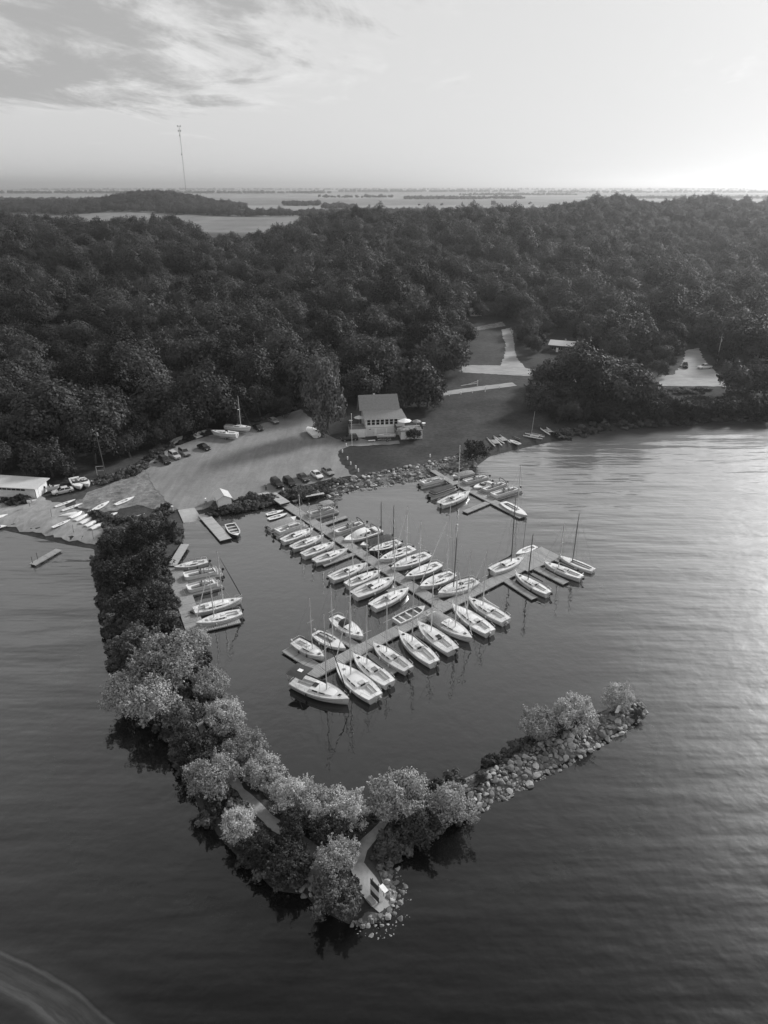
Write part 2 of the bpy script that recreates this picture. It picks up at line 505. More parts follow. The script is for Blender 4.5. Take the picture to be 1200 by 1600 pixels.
# the wake a boat left in the near corner: two curved ridges with churned water between
wdx = nmath(N, L, 'SUBTRACT', X, -49.5); wdy = nmath(N, L, 'SUBTRACT', Y, -1.5)
wr = nmath(N, L, 'SQRT', nmath(N, L, 'ADD', nmath(N, L, 'MULTIPLY', wdx, wdx), nmath(N, L, 'MULTIPLY', wdy, wdy)))
wr = nmath(N, L, 'ADD', wr, nmath(N, L, 'MULTIPLY', nmath(N, L, 'SUBTRACT', nnoise(N, L, obj, .25, 4), .5), .7))
WAKE_R = 46.0
ang_ = nmath(N, L, 'MULTIPLY', nmath(N, L, 'ARCTAN2', wdy, wdx), 7.0)
cw = N.new('ShaderNodeCombineXYZ'); L.new(ang_, cw.inputs[0]); L.new(nmath(N, L, 'MULTIPLY', wr, 1.6), cw.inputs[1])
streak = nrange(N, L, nnoise(N, L, cw.outputs[0], 1.0, 6, .65), .3, .7, .35, 1.0)
band = nmath(N, L, 'MULTIPLY', nrange(N, L, wr, WAKE_R - 3.8, WAKE_R - 2.2, .10, 1), nrange(N, L, wr, WAKE_R - 1.2, WAKE_R + .3, 1, 0))
line1 = nmath(N, L, 'MULTIPLY', nrange(N, L, wr, WAKE_R - .5, WAKE_R - .15, 0, 1), nrange(N, L, wr, WAKE_R - .15, WAKE_R + .15, 1, 0))
line2 = nmath(N, L, 'MULTIPLY', nrange(N, L, wr, WAKE_R - 3.4, WAKE_R - 2.6, 0, 1), nrange(N, L, wr, WAKE_R - 2.6, WAKE_R - 1.8, 1, 0))
halo = nmath(N, L, 'MULTIPLY', nrange(N, L, wr, WAKE_R, WAKE_R + .3, 0, 1), nrange(N, L, wr, WAKE_R + .5, WAKE_R + 2.0, 1, 0))
foam2 = nmath(N, L, 'ADD', nmath(N, L, 'MULTIPLY', nmath(N, L, 'MULTIPLY', band, streak), .30), nmath(N, L, 'ADD', nmath(N, L, 'MULTIPLY', nmath(N, L, 'MULTIPLY', line1, streak), .34),
        nmath(N, L, 'ADD', nmath(N, L, 'MULTIPLY', nmath(N, L, 'MULTIPLY', line2, streak), .25), nmath(N, L, 'MULTIPLY', halo, .06))))
mxc = N.new('ShaderNodeMix'); mxc.data_type = 'FLOAT'
L.new(foam2, mxc.inputs[0]); mxc.inputs[2].default_value = .02; mxc.inputs[3].default_value = .13
# paler with distance: cloudy bay water plus sky sheen put into the colour
silt_and_sheen = nrange(N, L, Y, 50, 150, .005, .026)
L.new(silt_and_sheen, mxc.inputs[2])
bp = N.new('ShaderNodeBump'); bp.inputs['Strength'].default_value = 1.0; bp.inputs['Distance'].default_value = 1.0
L.new(hgt, bp.inputs['Height'])
lw = N.new('ShaderNodeLayerWeight'); lw.inputs['Blend'].default_value = .5
L.new(bp.outputs[0], lw.inputs['Normal'])
refl = nmath(N, L, 'ADD', .005, nmath(N, L, 'MULTIPLY', nmath(N, L, 'POWER', lw.outputs['Facing'], 2.05), .97))
refl = nmath(N, L, 'MULTIPLY', refl, nmath(N, L, 'SUBTRACT', 1.0, nmath(N, L, 'MULTIPLY', foam2, .6)))
gl = N.new('ShaderNodeBsdfGlossy'); gl.inputs['Color'].default_value = (1, 1, 1, 1)
L.new(bp.outputs[0], gl.inputs['Normal'])
df = N.new('ShaderNodeBsdfDiffuse'); L.new(mxc.outputs[0], df.inputs['Color'])
L.new(nmath(N, L, 'ADD', nmath(N, L, 'MULTIPLY', openw, .03), nmath(N, L, 'ADD', .035, nmath(N, L, 'MULTIPLY', foam2, .4))), gl.inputs['Roughness'])
gr = N.new('ShaderNodeBsdfGlossy'); gr.inputs['Roughness'].default_value = .42; L.new(bp.outputs[0], gr.inputs['Normal'])
mg = N.new('ShaderNodeMixShader'); L.new(nmath(N, L, 'MULTIPLY', openw, .30), mg.inputs[0]); L.new(gl.outputs[0], mg.inputs[1]); L.new(gr.outputs[0], mg.inputs[2])   # capillary ripples spread part of the reflection
ms = N.new('ShaderNodeMixShader'); L.new(refl, ms.inputs[0]); L.new(df.outputs[0], ms.inputs[1]); L.new(mg.outputs[0], ms.inputs[2])
L.new(ms.outputs[0], N['Material Output'].inputs[0]); N.remove(b)
water = grid_sheet('water', [-90000, -3000, -400, 0, 400, 3000, 90000], [-6000, -400, 0, 200, 420], 0.0, wm)
tag(water, kind='structure')

# ------------------------------------------------------------------ flat surfaces laid on the ground
def sheet(name, px, m, lift=0.06, jitter=0.5, kind='structure', world_pts=None, step=2.0, thick=None):
    P = [Vector(GT(*p)).to_2d() for p in px] if world_pts is None else [Vector(p) for p in world_pts]
    out = []
    for i in range(len(P)):
        a, c = P[i], P[(i + 1) % len(P)]
        n = max(1, int((c - a).length / 1.2))
        for k in range(n):
            q = a.lerp(c, k / n)
            out.append(q + Vector((random.uniform(-1, 1), random.uniform(-1, 1))) * jitter * (1 if k else .4))
    lo = Vector((min(p.x for p in out), min(p.y for p in out))); hi = Vector((max(p.x for p in out), max(p.y for p in out)))
    ne = len(out)
    inner = []
    xx, yy = np.meshgrid(np.arange(lo.x, hi.x, step), np.arange(lo.y, hi.y, step))
    A = np.array([(p.x, p.y) for p in out])
    ins = np.zeros(xx.shape, bool); near = np.full(xx.shape, 1e9)
    for i in range(ne):
        (ax, ay), (bx, by) = A[i], A[(i + 1) % ne]
        if ay != by:
            ins ^= ((ay > yy) != (by > yy)) & (xx < (bx - ax) * (yy - ay) / (by - ay) + ax)
        near = np.minimum(near, (xx - ax) ** 2 + (yy - ay) ** 2)
    for x, y in zip(xx[ins & (near > .5)], yy[ins & (near > .5)]):
        inner.append(Vector((float(x), float(y))))
    v, e, f, *_ = delaunay_2d_cdt(out + inner, [(i, (i + 1) % ne) for i in range(ne)], [tuple(range(ne))], 1, 1e-4)
    zs = height(np.array([p.x for p in v]), np.array([p.y for p in v])) + lift
    o = link_mesh(name, [(p.x, p.y, float(z)) for p, z in zip(v, zs)], [tuple(q) for q in f], m, smooth=True)
    tag(o, kind=kind)
    return o

def ribbon_pts(px, w):
    P = [Vector(GT(*p)).to_2d() for p in px]
    Lp, Rp = [], []
    for i, p in enumerate(P):
        d = (P[min(i + 1, len(P) - 1)] - P[max(i - 1, 0)]).normalized()
        n = Vector((-d.y, d.x)); ww = w[i] if isinstance(w, (list, tuple)) else w
        Lp.append(p + n * ww / 2); Rp.append(p - n * ww / 2)
    return [tuple(q) for q in Lp + Rp[::-1]]

LOT = [(228, 735), (240, 716), (262, 702), (300, 689), (345, 676), (400, 667), (440, 650), (470, 640), (484, 652), (500, 674), (530, 688), (556, 684), (585, 690), (622, 689),
       (624, 694), (575, 697), (545, 698), (528, 706), (530, 720), (545, 738), (551, 744), (505, 752), (462, 764), (425, 774), (370, 781), (330, 792), (318, 797), (284, 799), (264, 790), (240, 760)]
sheet('parking_lot', LOT, GRAVEL, .12, .3)
sheet('road', [(722, 571), (760, 571), (800, 572), (832, 577), (930, 585), (1000, 588), (1060, 586), (1120, 588), (1240, 598), (1240, 607), (1110, 604), (1000, 603), (930, 603), (832, 588), (790, 586), (722, 582)], ROAD, .08, .3)
sheet('driveway', [(780, 575), (788, 556), (790, 540), (783, 516), (800, 512), (804, 540), (806, 558), (824, 579)], ROAD, .12, .4)
sheet('driveway', [(1050, 588), (1068, 566), (1070, 548), (1092, 544), (1100, 562), (1125, 590)], ROAD, .12, .4)
sheet('driveway', [(944, 586), (946, 566), (940, 548), (950, 546), (962, 566), (972, 588)], DRY, .12, .4)
sheet('driveway', [(736, 513), (785, 503), (790, 510), (740, 518)], DRY, .12, .4)
sheet('footpath', [(686, 613), (740, 605), (800, 598), (808, 603), (745, 611), (690, 619)], ROAD, .08, .15)
sheet('sand_beach', [(-200, 770), (55, 775), (92, 785), (130, 800), (165, 830), (150, 852), (100, 844), (50, 832), (0, 822), (-200, 814)], SAND, .05, .6)
sheet('dry_grass', [(120, 782), (150, 765), (200, 745), (232, 732), (252, 765), (280, 796), (250, 800), (225, 790), (190, 795), (150, 800), (120, 792)], DRY, .07, .8)
sheet('footpath', None, PATHM, .05, .25, world_pts=ribbon_pts([(306, 1108), (316, 1140), (325, 1165), (345, 1200), (385, 1245), (430, 1288), (478, 1322), (495, 1345), (490, 1388)], [.8, 1, .9, 1, 1.2, 1.5, 1.7, 1.8, 1.4]), step=1)
sheet('footpath', None, PATHM, .05, .2, world_pts=ribbon_pts([(600, 1285), (585, 1303), (565, 1325), (555, 1350)], [.8, 1.2, 1.4, 1.6]), step=1)
sheet('sand_pad', [(545, 1352), (568, 1347), (588, 1372), (604, 1398), (611, 1414), (592, 1427), (576, 1414), (560, 1390)], SAND, .07, .15, step=1)
sheet('boat_ramp', [(278, 798), (304, 794), (316, 815), (287, 818)], CONC, .15, .05, step=1)

def in_poly(x, y, P):
    ins = np.zeros(np.shape(x), bool)
    for i in range(len(P)):
        (ax, ay), (bx, by) = P[i], P[(i + 1) % len(P)]
        if ay != by:
            ins ^= ((ay > y) != (by > y)) & (x < (bx - ax) * (y - ay) / (by - ay) + ax)
    return ins

# ------------------------------------------------------------------ vegetation
def np_mesh(name, V, F, m, smooth=False):
    me = bpy.data.meshes.new(name)
    me.vertices.add(len(V)); me.vertices.foreach_set('co', np.asarray(V, np.float32).ravel())
    k = F.shape[1]
    me.loops.add(F.size); me.loops.foreach_set('vertex_index', F.ravel().astype(np.int32))
    me.polygons.add(len(F)); me.polygons.foreach_set('loop_start', (np.arange(len(F)) * k).astype(np.int32))
    if smooth: me.polygons.foreach_set('use_smooth', np.ones(len(F), bool))
    me.update(calc_edges=True)
    if m: me.materials.append(m)
    return me

def unit(a):
    return a / np.maximum(np.linalg.norm(a, axis=-1, keepdims=True), 1e-9)

def crown_mesh(name, m, nl, nleaf, leaf, seed, zc=1.05, ry=1.0, rz=.85, cone=0.0, lobe=(.24, .42), low=0.0, twig=0.0, dome=0.0):
    """a crown of radius 1: leaf clumps over many boughs spread through its volume"""
    g = np.random.default_rng(seed)
    d = unit(g.normal(size=(nl, 3)))
    d[:, 2] = np.where(d[:, 2] < -.35, -d[:, 2] * .6, d[:, 2])
    rad = (g.uniform(0, 1, nl) ** .6 * .62 + .30)[:, None]
    c = d * rad * np.array([1, ry, rz])
    lr = lobe[0] + (lobe[1] - lobe[0]) * g.uniform(0, 1, nl) ** 1.3 * np.clip(1.35 - rad[:, 0], .25, 1) / .85
    if cone:
        zz = (c[:, 2] + rz) / (2 * rz)
        c[:, :2] *= (1 - cone * zz)[:, None]; lr = lr * (1 - .55 * cone * zz)
    if low:
        c[:, 2] -= low * g.uniform(0, .6, nl)
    c[:, 2] += zc
    w = lr ** 2; w /= w.sum()
    li = g.choice(nl, nleaf, p=w)
    n = unit(g.normal(size=(nleaf, 3)) + d[li] * .45 + np.array([0, 0, .35]))
    # boughs are ragged: leaves sit at different depths
    p = c[li] + n * (lr[li] * (.35 + .95 * g.uniform(0, 1, nleaf) ** .55))[:, None] * np.array([1, 1, .9]) + g.normal(size=(nleaf, 3)) * .035
    if twig:
        nt_ = int(nl * 3.2); k = int(nleaf * twig)
        ti = g.choice(nl, nt_); td = unit(d[ti] * .8 + g.normal(size=(nt_, 3)) * .5 + np.array([0, 0, .7]))
        tl = g.uniform(.10, .30, nt_) + lr[ti] * .9
        pick = g.choice(nt_, k); f_ = g.uniform(.35, 1.0, k)
        p[:k] = c[ti][pick] + td[pick] * (tl[pick] * f_)[:, None] + g.normal(size=(k, 3)) * (.05 * (1.25 - f_))[:, None]
    if dome: n = unit(n * (1 - dome) + dome * unit(p - np.array([0, 0, zc * .7])))
    nn = unit(n + g.normal(size=(nleaf, 3)) * .3 + np.array([0, 0, .15]))
    tv = unit(np.cross(nn, unit(g.normal(size=(nleaf, 3)))))
    bv = np.cross(nn, tv)
    s = (leaf * g.uniform(.6, 1.45, nleaf))[:, None]
    V = np.stack([p - tv * s * .5, p - bv * s * .38, p + tv * s * .6, p + bv * s * .38], 1).reshape(-1, 3)
    F = np.arange(nleaf * 4).reshape(-1, 4)
    return np_mesh(name, V, F, m)

def trunk_mesh(name, seed, h=1.15, r=.055, stems=1):
    mb = MB(); g = random.Random(seed)
    for s in range(stems):
        a = Vector((g.uniform(-.1, .1) * (stems > 1), g.uniform(-.1, .1) * (stems > 1), 0))
        tip = a + Vector((g.uniform(-.2, .2), g.uniform(-.2, .2), h))
        mid = a.lerp(tip, .5) + Vector((g.uniform(-.06, .06), g.uniform(-.06, .06), 0))
        mb.tube(a, mid, r, r * .7, 7).tube(mid, tip, r * .7, r * .25, 6)
        for k in range(4):
            f = g.uniform(.35, .9); q = mid.lerp(tip, f) if f > .5 else a.lerp(mid, f * 2)
            t = g.uniform(0, 6.28)
            mb.tube(q, q + Vector((math.cos(t) * .5, math.sin(t) * .5, g.uniform(.2, .5))), r * .4, r * .1, 5)
    me = bpy.data.meshes.new(name); me.from_pydata(mb.v, [], mb.f); me.materials.append(BARK)
    return me

FOREST_CROWNS = [crown_mesh('crown', LEAF_FOREST, 16 + 2 * i, 4200, .09, 100 + i, zc=1.02, rz=.82 + .12 * (i % 3), ry=.9 + .04 * i, lobe=(.26, .52), low=.8, twig=.1, dome=.45) for i in range(6)]
HERO_SILVER = [crown_mesh('crown', LEAF_SILVER, 46, 13000, .056, 200 + i, zc=.85, rz=.82, low=.25, lobe=(.1, .42), twig=.35) for i in range(5)]
HERO_MID = [crown_mesh('crown', LEAF_MID, 40, 8000, .075, 230 + i, zc=.8, rz=.78, low=.3, lobe=(.1, .42), twig=.5) for i in range(3)]
HERO_DARK = [crown_mesh('crown', LEAF_DARK, 38, 6500, .08, 260 + i, zc=.8, rz=.78, low=.3, lobe=(.12, .44), twig=.45) for i in range(3)]
POPLAR = crown_mesh('crown', leaf_mat('poplar_leaves', .17, .05), 44, 13000, .08, 301, zc=1.3, rz=1.25, cone=.5, twig=.4, low=1.9)
TRUNKS = [trunk_mesh('trunk', 400 + i, 1.2) for i in range(4)]
STEMS = [trunk_mesh('trunk', 420 + i, 1.0, .035, 4) for i in range(3)]

def tree(loc, r, crown, trunk, label, cat='tree', group=None, name='leafy_tree', sz=1.0, rz=None):
    o = empty(name, loc, random.uniform(0, 6.28) if rz is None else rz)
    o.scale = (r, r, r * sz)
    tag(o, label, cat, group)
    c = bpy.data.objects.new('crown', crown); COL.objects.link(c); c.parent = o
    t = bpy.data.objects.new('trunk', trunk); COL.objects.link(t); t.parent = o
    return o

def crown_at(px, py, rpx, hfac=.9):
    """where a crown seen at px, py stands, and its real radius"""
    z = 3.0
    for _ in range(4):
        x, y = G(px, py, z)
        g = hz(x, y)
        depth = y * CP + (CAM_H - z) * SP
        r = rpx / FOC * depth
        z = max(g, .4) + r * hfac
    return Vector((x, y, max(g, .15) - .1)), r

# --- trees and shrubs on the breakwater, each its own
SPIT = [  # px, py, radius px, kind, label
 (214, 1000, 42, 'm', 'dark topped shrub at the back left of the broad thicket on the breakwater'),
 (262, 1026, 58, 's', 'broad pale silvery tree, largest of the thicket below the wooden walkway'),
 (196, 1075, 42, 's', 'silvery tree overhanging the outer water on the left of the broad thicket'),
 (300, 1005, 34, 's', 'pale tree at the lower end of the wooden walkway'),
 (236, 1090, 50, 's', 'round silvery tree at the lower front of the broad thicket'),
 (326, 1068, 34, 's', 'bright silvery tree leaning over the basin beside the broad thicket'),
 (284, 1118, 36, 'm', 'half shaded shrub just left of the upper end of the footpath'),
 (352, 1116, 36, 's', 'silvery tree right of the upper footpath with a sunlit top'),
 (296, 1165, 36, 'd', 'dark shrub in shade on the outer bank below the broad thicket'),
 (332, 1212, 46, 's', 'large round shrub left of the footpath above its bend'),
 (383, 1165, 36, 's', 'silvery tree on the basin bank above the pale spiky one'),
 (411, 1200, 34, 's', 'pale spiky tree on the basin bank with twigs sticking out right'),
 (374, 1286, 32, 's', 'small round pale shrub between the footpath and the outer water'),
 (452, 1240, 38, 's', 'silvery tree on the basin bank, first of the three below the path bend'),
 (495, 1258, 40, 's', 'silvery tree on the basin bank, middle one of three in a row'),
 (540, 1262, 40, 's', 'silvery tree on the basin bank, last of three before the gap'),
 (520, 1292, 34, 'd', 'dark shrub in shade below the three bank trees'),
 (465, 1290, 32, 'd', 'dark low shrub along the right edge of the footpath'),
 (405, 1325, 32, 'd', 'dark shrub on the outer bank below the small pale one'),
 (448, 1345, 38, 'd', 'dark round shrub enclosed by the curve of the footpath'),
 (528, 1340, 40, 's', 'pale tree in the middle of the breakwater tip beside the sand pad'),
 (524, 1395, 42, 'm', 'drooping shrub at the very end of the breakwater tip'),
 (625, 1240, 50, 's', 'large bright tree right of the gap in the breakwater'),
 (702, 1252, 44, 's', 'bright round tree where the boulder arm begins'),
 (655, 1280, 38, 'm', 'shaded shrub in front of the large bright tree'),
 (840, 1128, 34, 's', 'left one of two round pale trees on the boulder arm'),
 (898, 1112, 38, 's', 'right one of two round pale trees on the boulder arm'),
 (967, 1086, 27, 's', 'small open tree near the tip of the boulder arm'),
 (997, 1112, 11, 'm', 'little bush among the last boulders of the arm'),
 (752, 1212, 13, 'm', 'low scrub on the basin side where the boulder arm begins'),
 (805, 1160, 12, 'm', 'low thin scrub left of the two round pale trees'),
 (180, 846, 27, 'd', 'dark shrub beside the beached boats at the foot of the breakwater'),
 (222, 834, 29, 'd', 'dark tall shrub below the dry grass at the foot of the breakwater'),
 (262, 826, 19, 'd', 'dark shrub next to the concrete boat ramp'),
 (186, 892, 36, 'd', 'dark tree on the outer bank across from the empty basin corner'),
 (232, 880, 34, 'd', 'dark tree in the middle of the breakwater above the walkway'),
 (203, 945, 38, 'd', 'dark tree on the outer bank level with the pontoon boats'),
 (244, 930, 26, 'd', 'dark tree pressed against the wooden walkway'),
 (240, 975, 32, 'd', 'dark shrub wedged above the broad pale thicket'),
 (262, 975, 17, 'd', 'dark bush hanging over the lower walkway edge'),
]
for i, (x, y, r, k, lab) in enumerate(SPIT):
    p, rr_ = crown_at(x, y, r)
    ms = {'s': HERO_SILVER, 'm': HERO_MID, 'd': HERO_DARK}[k]
    tree(p, rr_ * .95, ms[i % len(ms)], STEMS[i % 3], lab, 'shrub' if 'shrub' in lab or 'bush' in lab or 'scrub' in lab else 'tree',
         'trees and shrubs on the breakwater', 'breakwater_shrub' if 'shrub' in lab or 'bush' in lab or 'scrub' in lab else 'breakwater_tree', 1.0)

# --- single trees one can tell apart on the mainland
LONE = [
 (513, 600, 31, POPLAR, 1.18, 'tall pointed poplar at the edge of the gravel lot left of the clubhouse'),
 (655, 592, 44, None, 1.0, 'broad round tree directly behind the clubhouse terrace'),
 (668, 608, 30, None, 1.0, 'dark round tree close against the right rear of the clubhouse'),
 (630, 612, 26, None, 1.0, 'dark tree rising directly behind the right end of the clubhouse roof'),
 (694, 548, 40, None, 1.05, 'large tree with a pale lit top beside the road end'),
 (600, 566, 38, None, 1.1, 'tall dark tree right behind the clubhouse roof'),
 (836, 496, 22, None, 1.1, 'tall narrow tree at the top of the straight driveway'),
 (858, 584, 29, None, .95, 'broad tree between the road and the beached catamarans'),
 (898, 612, 27, None, 1.0, 'dark spreading tree on the bank above the bay'),
 (842, 616, 26, None, 1.0, 'dark round tree at the end of the lower footpath'),
 (930, 514, 27, None, 1.05, 'round tree right of the house with the low roof'),
 (985, 525, 34, None, 1.0, 'big tree with a pale top behind the road'),
 (1042, 535, 24, None, 1.0, 'round tree left of the parked dark pickup'),
 (1112, 512, 30, None, 1.0, 'left crown of the large pair behind the white pickup'),
 (1155, 520, 32, None, 1.0, 'right crown of the large pair behind the white pickup'),
 (1030, 572, 16, None, 1.0, 'small tree on the verge in front of the road'),
 (1158, 584, 33, None, 1.0, 'broad tree at the right end of the road above the bay'),
 (1200, 592, 34, None, 1.0, 'tree cut off by the edge beside the road end'),
 (745, 698, 24, HERO_DARK[0], .85, 'dark round bush on the bank behind the small dock'),
 (647, 676, 12, HERO_DARK[1], 1.0, 'dark bush growing against the terrace front wall'),
 (76, 712, 36, None, 1.0, 'large round tree beside the boathouse at the edge of the wood'),
 (180, 640, 40, None, 1.0, 'broad tree standing out above the utility pole'),
]
LONE_XY = []
LEAF_BANK = crown_mesh('crown', LEAF_FOREST, 38, 6500, .08, 290, zc=.8, rz=.78, low=.3, lobe=(.12, .44))
LEAF_ROUND = [crown_mesh('crown', leaf_mat('lone_leaves', .075, .35), 38, 6500, .09, 320 + i, zc=.95, rz=.85, low=.8, twig=.4, lobe=(.14, .45)) for i in range(4)]
for i, (x, y, r, cm_, sz, lab) in enumerate(LONE):
    p, rr_ = crown_at(x, y, r, 1.0)
    if cm_ is POPLAR: p, rr_, sz = GT(511, 676), 6.8, 1.55
    tree(p, rr_, cm_ or LEAF_ROUND[i % 4], TRUNKS[i % 4], lab, 'bush' if ' bush' in lab else 'tree', None, 'round_bush' if ' bush' in lab else ('poplar_tree' if cm_ is POPLAR else 'broadleaf_tree'), sz)
    LONE_XY.append((p.x, p.y, rr_))

# --- bushes on the bank between the right-hand road and the bay
words_ = ['first', 'second', 'third', 'fourth', 'fifth', 'sixth', 'seventh', 'eighth', 'ninth', 'tenth', 'eleventh', 'twelfth', 'thirteenth', 'fourteenth', 'fifteenth', 'sixteenth']
for row, (yy0, yy1, r0, nn_) in enumerate(((640, 634, 17, 16), (630, 624, 11, 14), (652, 647, 11, 16))):
    for k in range(nn_):
        x = 858 + (1200 - 850) * (k + .5) / nn_ + random.uniform(-5, 5); y = yy0 + (yy1 - yy0) * k / nn_ + random.uniform(-4, 4)
        p, rr_ = crown_at(x, y, r0 * random.uniform(.8, 1.3), .75)
        tree(p, rr_, (HERO_DARK + [LEAF_BANK])[(k * 3 + row) % 4], STEMS[k % 3], '%s bush from the lawn in the %s row on the bank of the right bay' % (words_[k], ('middle', 'upper', 'waterside')[row]), 'bush', 'bushes on the bank of the right bay', 'bank_bush')

# --- the wood on the hill
CLEAR_PX = [LOT, [(-200, 745), (75, 742), (150, 742), (235, 700), (250, 740), (280, 800), (300, 830), (150, 870), (-200, 850)],
            [(525, 640), (560, 640), (640, 650), (690, 620), (800, 596), (830, 600), (860, 655), (900, 690), (700, 760), (540, 760), (480, 690), (484, 650)],
            [(690, 622), (686, 605), (722, 592), (720, 566), (735, 545), (725, 505), (780, 500), (790, 505), (806, 510), (812, 560), (850, 560), (860, 530), (900, 535), (935, 575), (1010, 583),
             (1050, 580), (1060, 545), (1100, 540), (1115, 580), (1260, 590), (1260, 640), (1000, 612), (840, 595), (800, 605)],
            [(840, 525), (850, 552), (905, 552), (905, 525)]]
CLEAR = [[tuple(GT(*q)[:2]) for q in P] for P in CLEAR_PX]
def scatter(y0, y1, sp, smax=.64):
    pts = []
    ys = np.arange(y0, y1, sp * .87)
    for k, yy in enumerate(ys):
        xs = np.arange(-smax * yy - 20, smax * yy + 20, sp) + (k % 2) * sp / 2
        pts.append(np.stack([xs, np.full(xs.shape, yy)], 1))
    p = np.concatenate(pts)
    return p + rng.uniform(-.38, .38, p.shape) * sp
P1 = scatter(150, 520, 8.8)
P2 = scatter(520, 960, 10.2)
P = np.concatenate([P1, P2])
d = shore_dist(P[:, 0], P[:, 1])
s_ = P[:, 0] / P[:, 1]
Yc_ = np.interp(s_, _u, _yc)
# the wood ends behind the crest, with an uneven back edge
ok = (d > 7) & (P[:, 1] < Yc_ + 25 + 25 * lump(P[:, 0], P[:, 1], 90, 2.0))
for C in CLEAR: ok &= ~in_poly(P[:, 0], P[:, 1], C)
for (x, y, r) in LONE_XY: ok &= (P[:, 0] - x) ** 2 + (P[:, 1] - y) ** 2 > (r * .9) ** 2
# open bank of grass by the right-hand road is kept for low bushes
P = P[ok]
Z = height(P[:, 0], P[:, 1])
n = len(P)
rad = 3.6 + 5.2 * rng.uniform(0, 1, n) ** 1.6 + 1.0 * lump(P[:, 0], P[:, 1], 60, 1.1)
rad = np.minimum(rad, np.where(P[:, 1] > 560, 6.8, 9.0))
for k in range(8):                                               # trees at the edge of a clearing stay small enough not to hang over it
    for C in CLEAR:
        hit = in_poly(P[:, 0] + .75 * rad * math.cos(k * .785), P[:, 1] + .75 * rad * math.sin(k * .785), C)
        rad = np.where(hit, np.minimum(rad, 3.9), rad)
low = (P[:, 1] < 262) & (P[:, 0] > 75)                           # bushes on the bay's bank
rad = np.where(low, rng.uniform(1.8, 3.2, n), rad)
dist = np.sqrt(P[:, 0] ** 2 + P[:, 1] ** 2)
fr = P[:, 1] * CP + (CAM_H - Z) * SP
inview = np.abs(P[:, 0] / fr) < .56
order = np.argsort(np.where(inview, fr / rad, 1e9))
first = set(order[:232].tolist())
for i in sorted(first):
    x, y = P[i]
    xp = 600 + FOC * x / fr[i]
    if low[i]: lab, grp, nm, ct = 'leafy bush in the thicket along the bank of the right bay', 'bushes on the bank of the right bay', 'bank_bush', 'bush'
    elif xp < 240: lab, grp, nm, ct = 'dark tree at the foot of the wood behind the boathouse and beach', 'front trees behind the boathouse', 'forest_tree', 'tree'
    elif xp < 490: lab, grp, nm, ct = 'dark tree at the foot of the wood behind the gravel lot', 'front trees behind the gravel lot', 'forest_tree', 'tree'
    elif xp < 740: lab, grp, nm, ct = 'tree at the foot of the wood behind the clubhouse', 'front trees behind the clubhouse', 'forest_tree', 'tree'
    else: lab, grp, nm, ct = 'tree in the wood above the right-hand road and houses', 'front trees above the road', 'forest_tree', 'tree'
    cmesh = HERO_DARK[i % 3] if low[i] else FOREST_CROWNS[i % 6]
    tree((x, y, Z[i] - .1), float(rad[i]), cmesh, TRUNKS[i % 4], lab, ct, grp, nm, float(rng.uniform(.9, 1.15)))

# instanced remainder
SRC = {}
def source_collection(key, meshes):
    if key not in SRC:
        c = bpy.data.collections.new(key)
        for k, m in enumerate(meshes):
            o = bpy.data.objects.new('%s_source_%02d' % (key, k), m)
            c.objects.link(o)
        SRC[key] = c
    return SRC[key]
def instanced(name, pts, scale, coll, label=None, cat=None, sz=None):
    n = len(pts)
    me = bpy.data.meshes.new(name)
    me.vertices.add(n); me.vertices.foreach_set('co', np.asarray(pts, np.float32).ravel())
    a = me.attributes.new('size', 'FLOAT_VECTOR', 'POINT')
    sz = np.ones(n) if sz is None else sz
    a.data.foreach_set('vector', np.stack([scale, scale, scale * sz], 1).astype(np.float32).ravel())
    a = me.attributes.new('turn', 'FLOAT_VECTOR', 'POINT')
    rot = np.zeros((n, 3), np.float32); rot[:, 2] = rng.uniform(0, 6.28, n)
    a.data.foreach_set('vector', rot.ravel())
    a = me.attributes.new('pick', 'INT', 'POINT')
    a.data.foreach_set('value', rng.integers(0, 100, n).astype(np.int32))
    o = bpy.data.objects.new(name, me); COL.objects.link(o)
    ng = bpy.data.node_groups.new(name + '_nodes', 'GeometryNodeTree')
    ng.interface.new_socket('Geometry', in_out='INPUT', socket_type='NodeSocketGeometry')
    ng.interface.new_socket('Geometry', in_out='OUTPUT', socket_type='NodeSocketGeometry')
    N, L = ng.nodes, ng.links
    gi, go = N.new('NodeGroupInput'), N.new('NodeGroupOutput')
    ci = N.new('GeometryNodeCollectionInfo'); ci.inputs['Collection'].default_value = coll
    ci.inputs['Separate Children'].default_value = True; ci.inputs['Reset Children'].default_value = True
    ip = N.new('GeometryNodeInstanceOnPoints'); ip.inputs['Pick Instance'].default_value = True
    def attr(nm, ty):
        q = N.new('GeometryNodeInputNamedAttribute'); q.data_type = ty; q.inputs['Name'].default_value = nm
        return q.outputs['Attribute']
    L.new(gi.outputs[0], ip.inputs['Points']); L.new(ci.outputs[0], ip.inputs['Instance'])
    L.new(attr('pick', 'INT'), ip.inputs['Instance Index'])
    e2r = N.new('FunctionNodeEulerToRotation'); L.new(attr('turn', 'FLOAT_VECTOR'), e2r.inputs[0]); L.new(e2r.outputs[0], ip.inputs['Rotation'])
    L.new(attr('size', 'FLOAT_VECTOR'), ip.inputs['Scale'])
    L.new(ip.outputs[0], go.inputs[0])
    md = o.modifiers.new('scatter', 'NODES'); md.node_group = ng
    tag(o, label, cat, kind='stuff')
    return o
forest_src = source_collection('forest_crowns', FOREST_CROWNS)
rest = np.array([i for i in range(n) if i not in first and not low[i]])
pts = np.column_stack([P[rest], Z[rest] - .1])
instanced('forest', pts, rad[rest], forest_src, 'dense dark broadleaf wood covering the hillside behind the marina', 'forest', rng.uniform(.85, 1.2, len(rest)))
rest = np.array([i for i in range(n) if i not in first and low[i]])
